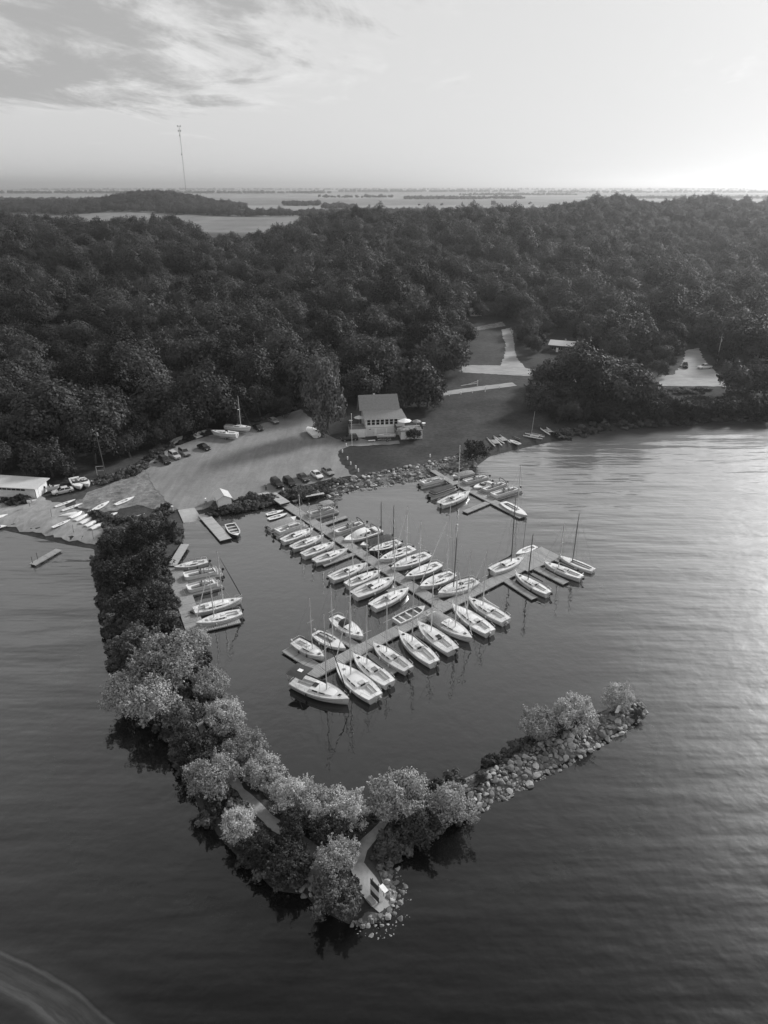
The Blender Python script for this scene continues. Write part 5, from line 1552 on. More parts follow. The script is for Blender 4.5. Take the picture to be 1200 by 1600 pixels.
# ------------------------------------------------------------------ cars
def car(label, front, rear, kind='sedan', v=.03, group='cars parked on the gravel lot', name=None):
    A, C = GT(*front, .5).to_2d(), GT(*rear, .5).to_2d(); d_ = A - C; md = (A + C) / 2
    z0 = hz(md.x, md.y) + .06
    root = empty(name or {'sedan': 'parked_car', 'suv': 'parked_suv', 'pickup': 'pickup_truck', 'van': 'parked_van'}[kind], (md.x, md.y, z0), math.atan2(d_.y, d_.x))
    tag(root, label, {'sedan': 'car', 'suv': 'car', 'pickup': 'pickup truck', 'van': 'van'}[kind], group)
    pm = mat('car_paint_%03d' % int(v * 1000), v, .22, .06, 1.0, metal=.15)
    L_, H_ = {'sedan': (4.7, 1.46), 'suv': (4.75, 1.74), 'pickup': (5.6, 1.85), 'van': (5.0, 1.95)}[kind]
    k = L_ / 4.7; up = .0 if kind == 'sedan' else .14
    st = [(-2.33, .42, .74, .66), (-2.2, .28, .92, .82), (-1.4, .24, .98, .89), (0, .24, .98, .91), (1.0, .24, .96, .90), (1.9, .26, .86, .85), (2.25, .34, .72, .74), (2.34, .42, .60, .60)]
    if kind != 'sedan': st = [(x, a, (c if x < 1.5 else c + .06) + up, w + .03) for x, a, c, w in st]
    rings = []
    for x, a, c, w in st:
        rings.append([(x * k, s * w * f, z) for s, f, z in ((1, .9, a), (1, 1, a + .18), (1, 1.0, c - .16), (1, .93, c - .03), (1, .6, c), (-1, .6, c), (-1, .93, c - .03), (-1, 1.0, c - .16), (-1, 1, a + .18), (-1, .9, a))])
    auto_smooth(MB().loft(rings).build('body', pm, root), 35)
    zb = .95 + up
    bx = {'sedan': (-1.75, 1.05, -1.05, .25), 'suv': (-2.2, 1.05, -1.95, .35), 'pickup': (-.55, 1.05, -.4, .45), 'van': (-2.25, 1.5, -2.1, .85)}[kind]
    bx = tuple(q * k for q in bx)
    lo = [(bx[0], .80, zb), (bx[1], .78, zb - .03), (bx[1], -.78, zb - .03), (bx[0], -.80, zb)]
    hi = [(bx[2], .64, H_ - .04), (bx[3], .62, H_ - .03), (bx[3], -.62, H_ - .03), (bx[2], -.64, H_ - .04)]
    tp = [(x * .9 + .1 * (bx[2] + bx[3]) / 2, y * .8, H_ + .02) for x, y, z in hi]
    gh = auto_smooth(MB().loft([lo, hi, tp], True, False, True).build('cab', pm, root), 25)
    def pane(nm, a, c_, e, f, sh=.88):
        q = [Vector(p) for p in (a, c_, e, f)]; m_ = sum(q, Vector()) / 4; n_ = (q[1] - q[0]).cross(q[3] - q[0]).normalized()
        if n_.dot(m_ - Vector((0, 0, 1))) < 0: n_ = -n_
        q = [m_ + (p - m_) * sh + n_ * .012 for p in q]
        MB().loft([q, [p - n_ * .03 for p in q]]).build(nm, GLASS, gh)
    pane('windscreen', lo[1], lo[2], hi[2], hi[1]); pane('rear_window', lo[0], lo[3], hi[3], hi[0])
    nsd = {'sedan': 2, 'suv': 3, 'pickup': 2, 'van': 3}[kind]
    for s in (0, 1):
        a, b_, c_, e = (lo[0], lo[1], hi[1], hi[0]) if s == 0 else (lo[3], lo[2], hi[2], hi[3])
        a, b_, c_, e = map(Vector, (a, b_, c_, e))
        for j in range(nsd):
            f0, f1 = j / nsd, (j + 1) / nsd
            pane('side_window', a.lerp(b_, f0), a.lerp(b_, f1), e.lerp(c_, f1), e.lerp(c_, f0), .86)
    if kind == 'pickup':
        MB().box((-1.55 * k, 0, zb + .04), (1.9 * k, 1.5, .05)).build('cargo_bed', RUB, root)
    for x in (-1.42 * k, 1.45 * k):
        for s in (1, -1): wheel(root, x, s * .80, .34, .22)
    for s in (1, -1):
        MB().box((2.27 * k, s * .55, .68 + up), (.12, .32, .13)).build('headlight', ALU, root)
        MB().box((-2.30 * k, s * .6, .80 + up), (.10, .26, .16)).build('tail_light', TRIM, root)
        MB().box((.95 * k, s * .98, zb + .06), (.14, .16, .11)).build('mirror', pm, root)
    MB().box((2.35 * k, 0, .52 + up), (.05, .8, .14)).build('grille', RUB, root)
    return root
car('dark van-like car nearest the beach in the left row by the wood', (268, 728), (247, 713), 'suv', .02)
car('pale silver sport-utility car second in the left row by the wood', (284, 720), (262, 706), 'suv', .42)
car('grey station car third in the left row by the wood', (299, 715), (278, 701), 'suv', .2)
car('dark low sedan parked apart right of the left row', (330, 704), (308, 695), 'sedan', .02)
car('dark hatchback beside the stored sailboat with a mast', (411, 674), (396, 664), 'sedan', .02)
car('silver-grey sedan at the top edge of the lot by the wood', (436, 663), (418, 653), 'sedan', .2)
car('dark sport-utility car by the flagpole at the clubhouse', (534, 687), (558, 685), 'suv', .04)
car('black car at the left end of the row above the main dock', (442, 765), (424, 749), 'suv', .015)
car('black car second from left in the row above the main dock', (461, 763), (444, 748), 'suv', .015)
car('dark grey hatchback in the middle of the row above the main dock', (483, 755), (465, 740), 'sedan', .06)
car('white compact car in the row above the main dock', (504, 750), (486, 736), 'sedan', .7)
car('grey car with pale bonnet at the right end of the row above the main dock', (521, 744), (504, 731), 'sedan', .25)
car('dark pickup truck parked on the right-hand drive', (1072, 578), (1069, 566), 'pickup', .02, 'vehicles on the right-hand drive')
car('white pickup truck parked on the right-hand drive', (1089, 575), (1113, 573), 'pickup', .7, 'vehicles on the right-hand drive')
car('small white golf-cart-like car beside the boathouse end', (91, 769), (105, 766), 'sedan', .6, 'vehicles by the boathouse')

# ------------------------------------------------------------------ clubhouse
def frame_xy(a, c):
    A, C = GT(*a), GT(*c); d_ = (C - A).to_2d()
    return A, math.atan2(d_.y, d_.x), d_.length
A, ang, Wd = frame_xy((571, 682), (632, 679))
club = empty('clubhouse', (A.x, A.y, A.z - .05), ang); tag(club, 'two-storey clubhouse with white upper windows and grey shingle roof by the lawn', 'building')
Hw = 5.0; dep = 9.0
MB().box((Wd / 2, dep / 2, 1.25), (Wd, dep, 2.5)).build('lower_wall', OFFW, club)
MB().box((Wd / 2, dep / 2, 2.5 + 1.3), (Wd - .02, dep - .02, 2.6)).build('upper_wall', WHITE, club)
MB().box((Wd / 2, -.02, 2.5), (Wd + .04, .06, .14)).build('wall_band', GELG, club)
# roof: a low pitch over the veranda, then a steeper main slope and a back slope
yr, zr, yb, zb = 5.4, 10.3, 2.7, 6.7
def slab(name, q, th, parent, m):
    q = [Vector(p) for p in q]; n_ = (q[1] - q[0]).cross(q[3] - q[0]).normalized()
    if n_.z < 0: n_ = -n_
    return MB().loft([[p + n_ * th for p in q], q]).build(name, m, parent)
rf = slab('roof', [(-1.3, yb - .1, zb), (Wd - .9, yb - .1, zb), (Wd - 1.3, yr, zr), (-1.3, yr, zr)], .14, club, ROOFM)
slab('veranda_roof', [(-.45, -.6, 5.02), (Wd + .45, -.6, 5.02), (Wd - .5, yb + .05, zb + .02), (-.45, yb + .05, zb + .02)], .14, rf, ROOFM)
slab('back_roof', [(-1.3, yr, zr), (Wd - 1.3, yr, zr), (Wd - .9, dep + .5, 5.0), (-1.3, dep + .5, 5.0)], .14, rf, ROOFM)
MB().box((Wd / 2, -.6, 5.05), (Wd + .9, .06, .2)).build('fascia', WHITE, rf)
for x_ in (.02, Wd - 1.5):      # gable ends
    MB().add([(x_, 0, 5.0), (x_, yb, zb), (x_, yr, zr - .02), (x_, dep, 5.0), (x_ + .12, 0, 5.0), (x_ + .12, yb, zb), (x_ + .12, yr, zr - .02), (x_ + .12, dep, 5.0)],
             [(0, 1, 2, 3), (7, 6, 5, 4), (0, 4, 5, 1), (1, 5, 6, 2), (2, 6, 7, 3), (3, 7, 4, 0)]).build('gable_wall', OFFW, club)
nW = 7; ws = (Wd * .80) / nW
for i in range(nW):
    x_ = .35 + ws * (i + .5)
    w_ = MB().box((x_, -.015, 4.05), (ws * .74, .05, 1.45)).build('window', GLASS, club)
    fr_ = MB()
    for sx in (-1, 1): fr_.box((x_ + sx * ws * .38, -.04, 4.05), (.09, .05, 1.6))
    for sz_ in (-.77, .0, .77): fr_.box((x_, -.035, 4.05 + sz_), (ws * .80, .045, .08))
    fr_.build('frame', WHITE, w_)
MB().box((Wd * .82 + .9, -.015, 4.3), (1.0, .05, .8)).build('window', GLASS, club)
for i, (x_, w_) in enumerate(((1.2, 2.1), (4.2, 2.6), (7.1, 2.6))):
    dd = MB().box((x_ + .3, -.02, 1.15), (w_, .06, 2.2)).build('boat_door', GEL2, club)
    MB().box((x_ + .3 + w_ * .4, -.07, 1.1), (.06, .05, .2)).build('handle', TRIM, dd)
MB().box((1.3, -.04, 2.1), (.6, .04, .18)).build('sign_board', TRIM, club)
MB().box((Wd * .3, 6.6, 9.6), (.5, .5, 1.4)).build('chimney', CONC, rf)
# left raised deck
dx0 = -4.3
MB().box((dx0 / 2 - .05, 1.6, 1.25), (-dx0 - .1, 4.4, 2.5)).build('deck_base', OFFW, club)
MB().box((dx0 / 2 - .05, 1.6, 2.56), (-dx0 + .1, 4.6, .12)).build('deck_floor', WOOD, club)
rl = MB()
for p, q in (((dx0, -.6), (0, -.6)), ((dx0, -.6), (dx0, 3.8))):
    a, c = Vector((*p, 2.62)), Vector((*q, 2.62)); n_ = 16
    rl.tube(a + Vector((0, 0, 1)), c + Vector((0, 0, 1)), .05)
    for i in range(n_ + 1): w0 = a.lerp(c, i / n_); rl.tube(w0, w0 + Vector((0, 0, 1)), .035, .035, 4)
rl.build('deck_railing', WOODD, club)
# garage with roof terrace on the right
gx0, gx1, gy0, gy1 = Wd * .74, Wd * .74 + 7.2, -3.9, 1.2
MB().box(((gx0 + gx1) / 2 + .6, (gy0 - .0) / 2 - .05, 1.2), (gx1 - gx0 - 1.2, -gy0 - .1, 2.4)).build('garage_wall', OFFW, club)
tf = MB().box(((gx0 + gx1) / 2, gy0 / 2 - .1, 2.50), (gx1 - gx0 + .3, -gy0 + .3, .18)).build('terrace_floor', WOOD, club)
tr = MB()
P_ = [(gx0, 0), (gx0, gy0 - .1), (gx1, gy0 - .1), (gx1, 0)]
for p, q in zip(P_[:-1], P_[1:]):
    a, c = Vector((*p, 2.6)), Vector((*q, 2.6)); n_ = 18
    tr.tube(a + Vector((0, 0, 1)), c + Vector((0, 0, 1)), .05)
    for i in range(n_ + 1): w0 = a.lerp(c, i / n_); tr.tube(w0, w0 + Vector((0, 0, 1)), .04, .04, 4)
tr.build('terrace_railing', WOODD, tf)
for x_, y_ in ((gx0 + .1, gy0 + .1), (gx0 + .1, -.3)): MB().box((x_, y_, 1.2), (.15, .15, 2.4)).build('post', WOODD, club)

def parasol(label, px, py, zdeck, r=1.5, m=None, on=None):
    p = G(px, py, zdeck + 2.2)
    root = empty('parasol', (p[0], p[1], zdeck)); tag(root, label, 'parasol')
    MB().tube((0, 0, 0), (0, 0, 2.5), .035, .03, 6).build('pole', ALU, root)
    n_ = 8; v = [(0, 0, 2.55)] + [(r * math.cos(2 * math.pi * i / n_), r * math.sin(2 * math.pi * i / n_), 1.95) for i in range(n_)] + [(0, 0, 2.5)] + [(r * .98 * math.cos(2 * math.pi * i / n_), r * .98 * math.sin(2 * math.pi * i / n_), 1.9) for i in range(n_)]
    MB().add(v, [(0, 1 + i, 1 + (i + 1) % n_) for i in range(n_)] + [(n_ + 1, n_ + 2 + (i + 1) % n_, n_ + 2 + i) for i in range(n_)] + [(1 + i, n_ + 2 + i, n_ + 2 + (i + 1) % n_, 1 + (i + 1) % n_) for i in range(n_)]).build('canopy', m or CANVW, root)
    MB().tube((0, 0, 0), (0, 0, .12), .3, .25, 10).build('base', CONC, root)
    return root
zt = A.z - .05 + 2.62
parasol('white parasol on the raised deck left of the clubhouse', 561, 651, zt, 1.5)
parasol('large white parasol on the terrace right of the clubhouse windows', 632, 656, zt, 2.0)
parasol('half-shaded grey parasol on the far corner of the terrace', 651, 657, zt, 1.3, CANVG)
def table_set(label, px, py, z):
    p = G(px, py, z + .7); root = empty('garden_table', (p[0], p[1], z)); tag(root, label, 'table')
    MB().tube((0, 0, .70), (0, 0, .74), .55, .55, 14).build('table_top', WHITE, root)
    for a in range(4): MB().tube((.35 * math.cos(a * 1.57), .35 * math.sin(a * 1.57), 0), (.2 * math.cos(a * 1.57), .2 * math.sin(a * 1.57), .7), .03).build('leg', WHITE, root)
table_set('white round table on the raised deck left of the clubhouse', 548, 657, zt)
table_set('white round table at the right corner of the terrace', 662, 661, zt)
pb = GT(581, 691)
bt = empty('bench_table', pb + Vector((0, 0, .05)), ang); tag(bt, 'small pale bench on the gravel before the clubhouse', 'bench')
MB().box((0, 0, .5), (1.9, .5, .06)).build('seat', WHITE, bt)
for s in (-1, 1): MB().box((s * .75, 0, .24), (.08, .42, .46)).build('leg', GELG, bt)

# ------------------------------------------------------------------ boathouse on the left
A, ang, _ = frame_xy((-60, 772), (57, 779))
bh = empty('boathouse', (A.x, A.y, A.z - .05), ang); tag(bh, 'long low white boathouse with a flat overhanging roof at the left edge', 'building')
B_ = GT(57, 779); bl = (B_ - A).to_2d().length; E_ = GT(71, 763); bd = (E_ - B_).to_2d().length
bd = max(3.6, min(4.8, bd)); hh = 2.4
MB().box((bl / 2, bd / 2, hh / 2), (bl, bd, hh)).build('wall', OFFW, bh)
rfb = slab('roof', [(-.5, -.7, hh + .25), (bl + .6, -.7, hh + .05), (bl + .6, bd + .5, hh + .35), (-.5, bd + .5, hh + .55)], .16, bh, ROOFP)
MB().box((bl / 2, -.72, hh + .2), (bl + 1.0, .05, .2)).build('fascia', GELG, rfb)
k_ = int(bl / 1.15)
for i in range(k_ - 1):
    w_ = MB().box((.9 + i * 1.12, -.02, hh - .42), (.95, .05, .42)).build('window', GLASS, bh)
for i in range(6): MB().box((bl / 2, -.015, .35 + i * .38), (bl - .02, .03, .03)).build('siding_joint', GELG, bh)
dr = MB().box((bl + .02, bd * .35, 1.05), (.06, 1.0, 2.1)).build('door', WHITE, bh)
MB().box((bl + .07, bd * .35 + .38, 1.0), (.05, .08, .1)).build('handle', TRIM, dr)
for y_ in (0.03, bd - .03): MB().box((bl + .02, y_, hh / 2), (.09, .12, hh)).build('corner_trim', TRIM, bh)

# ------------------------------------------------------------------ white shed by the ramp
A, ang, _ = frame_xy((341, 797), (363, 792))
C_ = GT(333, 787)
sd = empty('garden_shed', (A.x, A.y, A.z + .02), ang); tag(sd, 'small white gabled shed at the lot edge beside the boat ramp', 'shed')
w_, l_ = (GT(363, 792) - A).to_2d().length, 4.2; h_ = 2.3; rz_ = 3.15
MB().add([(0, 0, 0), (w_, 0, 0), (w_, 0, h_), (w_ / 2, 0, rz_), (0, 0, h_), (0, l_, 0), (w_, l_, 0), (w_, l_, h_), (w_ / 2, l_, rz_), (0, l_, h_)],
         [(0, 1, 2, 3, 4), (9, 8, 7, 6, 5), (0, 5, 6, 1), (1, 6, 7, 2), (0, 4, 9, 5)]).build('wall', WHITE, sd)
rs = slab('roof', [(-.18, -.15, h_ - .05), (-.18, l_ + .15, h_ - .05), (w_ / 2, l_ + .15, rz_ + .03), (w_ / 2, -.15, rz_ + .03)], .06, sd, ROOFP)
slab('roof_slope', [(w_ / 2, -.15, rz_ + .03), (w_ / 2, l_ + .15, rz_ + .03), (w_ + .18, l_ + .15, h_ - .05), (w_ + .18, -.15, h_ - .05)], .06, rs, ROOFP)
MB().tube((w_ / 2, -.16, rz_ + .09), (w_ / 2, l_ + .16, rz_ + .09), .05).build('ridge_cap', GELG, rs)
for x0_, z0_, x1_, z1_ in ((-.18, h_ - .04, w_ / 2, rz_ + .04), (w_ / 2, rz_ + .04, w_ + .18, h_ - .04)): MB().tube((x0_, -.17, z0_), (x1_, -.17, z1_), .045).build('barge_board', GELG, rs)
for x_ in (.03, w_ - .03): MB().box((x_, -.02, h_ / 2), (.08, .05, h_)).build('corner_trim', GELG, sd)
d_ = MB().box((-.02, l_ * .5, 1.0), (.05, 1.1, 1.95)).build('door', GEL2, sd)
MB().box((-.06, l_ * .5 + .4, 1.0), (.05, .06, .14)).build('handle', TRIM, d_)

# ------------------------------------------------------------------ houses up by the road
def cottage(label, a, c, depth, hwall=2.8, roofrise=1.4, wallm=None, roofm=None):
    A, ang, w_ = frame_xy(a, c)
    o = empty('cottage', (A.x, A.y, min(A.z, GT(*c).z) - .3), ang); tag(o, label, 'house')
    MB().box((w_ / 2, depth / 2, hwall / 2), (w_, depth, hwall)).build('wall', wallm or WOODD, o)
    rf = slab('roof', [(-.6, -.7, hwall - .1), (w_ + .6, -.7, hwall - .1), (w_ + .6, depth / 2, hwall + roofrise), (-.6, depth / 2, hwall + roofrise)], .15, o, roofm or ROOFP)
    slab('back_roof', [(-.6, depth / 2, hwall + roofrise), (w_ + .6, depth / 2, hwall + roofrise), (w_ + .6, depth + .7, hwall - .1), (-.6, depth + .7, hwall - .1)], .15, rf, roofm or ROOFP)
    for x_ in (.02, w_ - .14):
        MB().add([(x_, 0, hwall), (x_, depth / 2, hwall + roofrise - .02), (x_, depth, hwall), (x_ + .12, 0, hwall), (x_ + .12, depth / 2, hwall + roofrise - .02), (x_ + .12, depth, hwall)], [(0, 1, 2), (5, 4, 3), (0, 3, 4, 1), (1, 4, 5, 2), (2, 5, 3, 0)]).build('gable_wall', wallm or WOODD, o)
    MB().box((w_ / 2, -.68, hwall + .0), (w_ + 1.2, .06, .22)).build('fascia', WHITE, rf)
    for f in (.2, .5, .8):
        q = MB().box((w_ * f, -.02, hwall * .55), (1.3, .06, 1.1)).build('window', GLASS, o)
        MB().box((w_ * f, -.05, hwall * .55 - .6), (1.5, .1, .08)).build('sill', WHITE, q)
        MB().box((w_ * f, -.045, hwall * .55), (.06, .05, 1.1)).build('frame', WHITE, q)
    q = MB().box((w_ * .35, -.02, 1.0), (.9, .06, 2.0)).build('door', WHITE, o)
    MB().box((w_ * .35 + .35, -.07, 1.0), (.05, .05, .12)).build('handle', TRIM, q)
    MB().box((w_ * .6, depth * .6, hwall + roofrise + .1), (.5, .5, 1.1)).build('chimney', CONC, rf)
    return o
cottage('dark walled house with a pale low roof above the road', (858, 549), (893, 552), 7.5, 3.0, 1.2, WOODD, ROOFP)
cottage('pale roofed house showing at the right edge above the road', (1178, 562), (1225, 566), 7.0, 2.8, 1.3, OFFW, ROOFP)
cottage('house nearly hidden in trees above the straight driveway, only a pale roof patch showing', (735, 494), (752, 494), 6.0, 2.8, 1.0, OFFW, ROOFP)
cottage('small house half hidden behind trees by the right-hand drive', (1010, 548), (1035, 549), 6.0, 2.8, 1.2, GELG, ROOFM)

# ------------------------------------------------------------------ poles, posts, fences, marks
def pole(label, px, py, h, r=.13, arm=True, name='utility_pole', m=None, lean=0.0):
    p = GT(px, py); o = empty(name, p + Vector((0, 0, -.1))); tag(o, label, 'pole')
    o.rotation_euler = (0, lean, random.uniform(-.3, .3))
    MB().tube((0, 0, 0), (0, 0, h), r, r * .7, 8).build('post', m or WOODP, o)
    if arm:
        a = MB().box((0, 0, h - .6), (1.6, .1, .12)).build('cross_arm', WOODD, o)
        for x in (-.7, 0.0, .7): MB().tube((x, 0, h - .54), (x, 0, h - .3), .05, .04, 6).build('insulator', GEL, a)
        MB().tube((.25, .05, h - 2.1), (.25, .05, h - 1.3), .2, .2, 8).build('transformer', STEEL, o)
    return o
pole('pale utility pole beside the road in front of the low-roofed house', 918, 572, 11.0)
pole('pale utility pole beside the white pickup truck', 1119, 571, 11.0)
pole('dark leaning utility pole at the edge of the wood behind the beach', 166, 745, 12.5, m=WOODD, lean=-.05)
fp = pole('white flagpole in front of the clubhouse', 550, 697, 9.0, .07, False, 'flagpole', WHITE)
MB().tube((0, 0, 9.0), (0, 0, 9.15), .11, .11, 8).build('finial', WHITE, fp)
for lab, a, h in (('thin white pole standing in the wood above the cars', (149, 500), 9), ('thin pale pole among the trees above the gravel lot', (241, 645), 6)):
    pole(lab, a[0], a[1] + 8, h, .08, False, 'flag_pole', WHITE)
PB = 'white posts edging the lawn'
for k, (x, y) in enumerate(((541, 697), (535, 707), (543, 718), (548, 726), (556, 732), (560, 737), (672, 714))):
    p = GT(x, y); o = empty('white_post', p + Vector((0, 0, -.05)))
    tag(o, ('white marker post %s' % ('first, by the flagpole', 'second from the flagpole', 'third from the flagpole', 'fourth from the flagpole', 'fifth from the flagpole', 'last along the lawn edge, by the boulders', 'standing alone on the lawn above the boulders')[k]), 'post', PB)
    MB().tube((0, 0, 0), (0, 0, .75), .16, .15, 8).build('post', WHITE, o); MB().tube((0, 0, .75), (0, 0, .84), .19, .12, 8).build('cap', WHITE, o)
for k, (x, y) in enumerate(((702, 618), (720, 616), (738, 614), (758, 612), (780, 607))):
    p = GT(x, y); o = empty('white_post', p + Vector((0, 0, -.05))); tag(o, 'small white post, %s along the lower footpath from the trees' % ('first', 'second', 'third', 'fourth, taller than the rest', 'fifth')[k], 'post', 'white posts along the lower footpath')
    hh_ = 1.7 if k == 3 else .8
    MB().tube((0, 0, 0), (0, 0, hh_), .14, .13, 8).build('post', WHITE, o); MB().tube((0, 0, hh_), (0, 0, hh_ + .08), .17, .1, 8).build('cap', WHITE, o)
p = GT(746, 603); q = GT(720, 606)
o = empty('barrier_gate', p, math.atan2((q - p).y, (q - p).x)); tag(o, 'white barrier pole gate between the footpath and the road', 'gate'); gl = (q - p).to_2d().length
MB().tube((0, 0, -.1), (0, 0, 2.0), .14, .13, 8).build('post', WHITE, o)
MB().tube((0, 0, 1.0), (gl, 0, .7), .08, .06, 6).build('bar', WHITE, o)
MB().tube((0, 0, 1.7), (gl * .6, 0, .85), .04, .03, 6).build('stay', WHITE, o)

# striped marker at the tip
p = Vector((*G(585, 1400, 1.4), 0)); q0, q1 = Vector(G(579, 1391, 1.5)), Vector(G(592, 1405, 1.5))
d_ = q1 - q0; bw_ = d_.length; base = hz(q0.x, q0.y) + .05
nm = empty('navigation_mark', (q0.x, q0.y, base), math.atan2(d_.y, d_.x)); tag(nm, 'upright board with dark and white bands on the breakwater tip', 'navigation mark')
bz = .15; bh_ = 2.3
for i, (nm_, m_) in enumerate((('dark_band', TRIM), ('white_band', WHITE), ('dark_band', TRIM))):
    MB().box((bw_ / 2, 0, bz + bh_ * (i + .5) / 3), (bw_, .06, bh_ / 3 - .004)).build(nm_, m_, nm)
for x in (.2, bw_ - .2): MB().tube((x, .12, -.2), (x, .12, bh_ + .35), .05, .05, 6).build('post', STEEL, nm)
for x in (.25, bw_ - .25): MB().tube((x, .12, bh_ * .8), (x, 1.3, 0), .04, .04, 6).build('brace', STEEL, nm)
MB().box((bw_ * .45, -.45, .16), (.9, .55, .32)).build('concrete_foot', CONC, nm)
lt = MB().box((bw_ * .75, .9, 1.15), (.9, .5, .05), ry=.1).build('solar_panel', CANVW, nm)
MB().tube((bw_ * .75, .9, 0), (bw_ * .75, .9, 1.12), .05, .05, 6).build('panel_post', STEEL, lt)
p = GT(963, 1122); o = empty('channel_sign', p, .5); tag(o, 'white board on a post among the boulders near the end of the arm', 'sign')
MB().tube((0, 0, -.2), (0, 0, 1.6), .045, .045, 6).build('post', STEEL, o)
MB().box((0, -.06, 1.55), (.75, .04, 1.1), ry=.35).build('board', WHITE, o)

# ramp-side odds and ends
p = GT(305, 793); o = empty('ramp_post_stand', p, .3); tag(o, 'white topped post stand beside the boat ramp', 'post stand')
p2 = GT(322, 788); o.location = p2
MB().box((0, 0, .5), (.5, .9, 1.0)).build('frame', STEEL, o); MB().box((0, 0, 1.2), (.4, .5, .5), taper=.8).build('hood', WHITE, o)
p = GT(270, 800); o = empty('mooring_bollard', p); tag(o, 'pale capped bollard on the turf left of the boat ramp', 'bollard')
MB().tube((0, 0, -.1), (0, 0, 1.3), .2, .2, 9).build('post', CONC, o); MB().tube((0, 0, 1.3), (0, 0, 1.42), .28, .24, 9).build('cap', GEL2, o); MB().tube((0, 0, 0.05), (0, 0, .3), .6, .6, 12).build('tyre', RUB, o)
p = GT(385, 780); o = empty('kerb_board', p, .22); tag(o, 'pale boards lying along the lot edge left of the main dock', 'boards')
o.location = GT(405, 773) + Vector((0, 0, .08))
for k in range(3): MB().box((0, (k - 1) * .42, .04), (4.6, .38, .08)).build('plank', WOODP, o)
p = G(492, 774, 1.0); o = empty('gangplank', (p[0], p[1], 0), .42); tag(o, 'pale plank ramp lying over the boulders right of the main dock', 'ramp')
MB().box((0, 0, 1.15), (4.4, .9, .08)).build('plank', WOODP, o); MB().tube((-2, .4, 1.1), (-2, .4, -.2), .06).build('leg', WOODD, o); MB().tube((2, .4, 1.1), (2, .4, .2), .06).build('leg', WOODD, o)
p = G(470, 783, .4); dock('finger_dock', 'narrow shore landing right of the main dock head', (457, 783), (487, 774), .7, .5, 2.5, 'dock', FING)
p = GT(158, 742); o = empty('goal_frame', p, .2); tag(o, 'small pale frame standing at the edge of the wood behind the beach', 'frame')
for x in (-.9, .9): MB().tube((x, 0, -.1), (x, 0, 2.2), .07).build('upright', WOODP, o)
MB().tube((-.9, 0, 2.2), (.9, 0, 2.2), .07).build('crossbar', WOODP, o); MB().tube((-.9, 0, 1.1), (.9, 0, 1.1), .05).build('crossbar', WOODP, o)
p = GT(47, 792); o = empty('notice_sign', p); tag(o, 'small white notice board on a post by the beach', 'sign')
MB().tube((0, 0, -.1), (0, 0, 1.3), .05).build('post', WOODD, o); MB().box((0, -.05, 1.35), (.8, .05, .6)).build('board', WHITE, o)
for k, (x, y, lab) in enumerate(((115, 832, 'thin stake stuck in the sand below the upturned dinghies'), (146, 842, 'thin stake in the sand next to the shrubs'), (81, 808, 'thin stake in the middle of the sand'))):
    o = MB().tube((0, 0, -.2), (.06, 0, 1.7), .045, .03, 6).tube((.06, 0, 1.7), (.065, 0, 1.78), .05, .05, 6).build('beach_stake', WOODD); o.location = GT(x, y); tag(o, lab, 'stake')
for k, (x, y) in enumerate(((145, 752), (148, 756), (153, 755), (149, 750))):
    p = GT(x, y); o = MB().tube((0, 0, 0), (0, 0, .22), .42, .45, 10).tube((0, 0, .22), (0, 0, .3), .45, .2, 10).build('buoy', GEL); o.location = p
    tag(o, 'pale round buoy lying with others at the edge of the wood', 'buoy', 'buoys lying at the edge of the wood')
p = GT(217, 731); o = MB().box((0, 0, .35), (1.6, .8, .5), .3, .85).box((0, 0, .68), (1.0, .5, .2), .3).build('covered_grill', CANVG); o.location = p; tag(o, 'grey covered heap at the corner of the gravel lot', 'heap')
p = GT(222, 728)

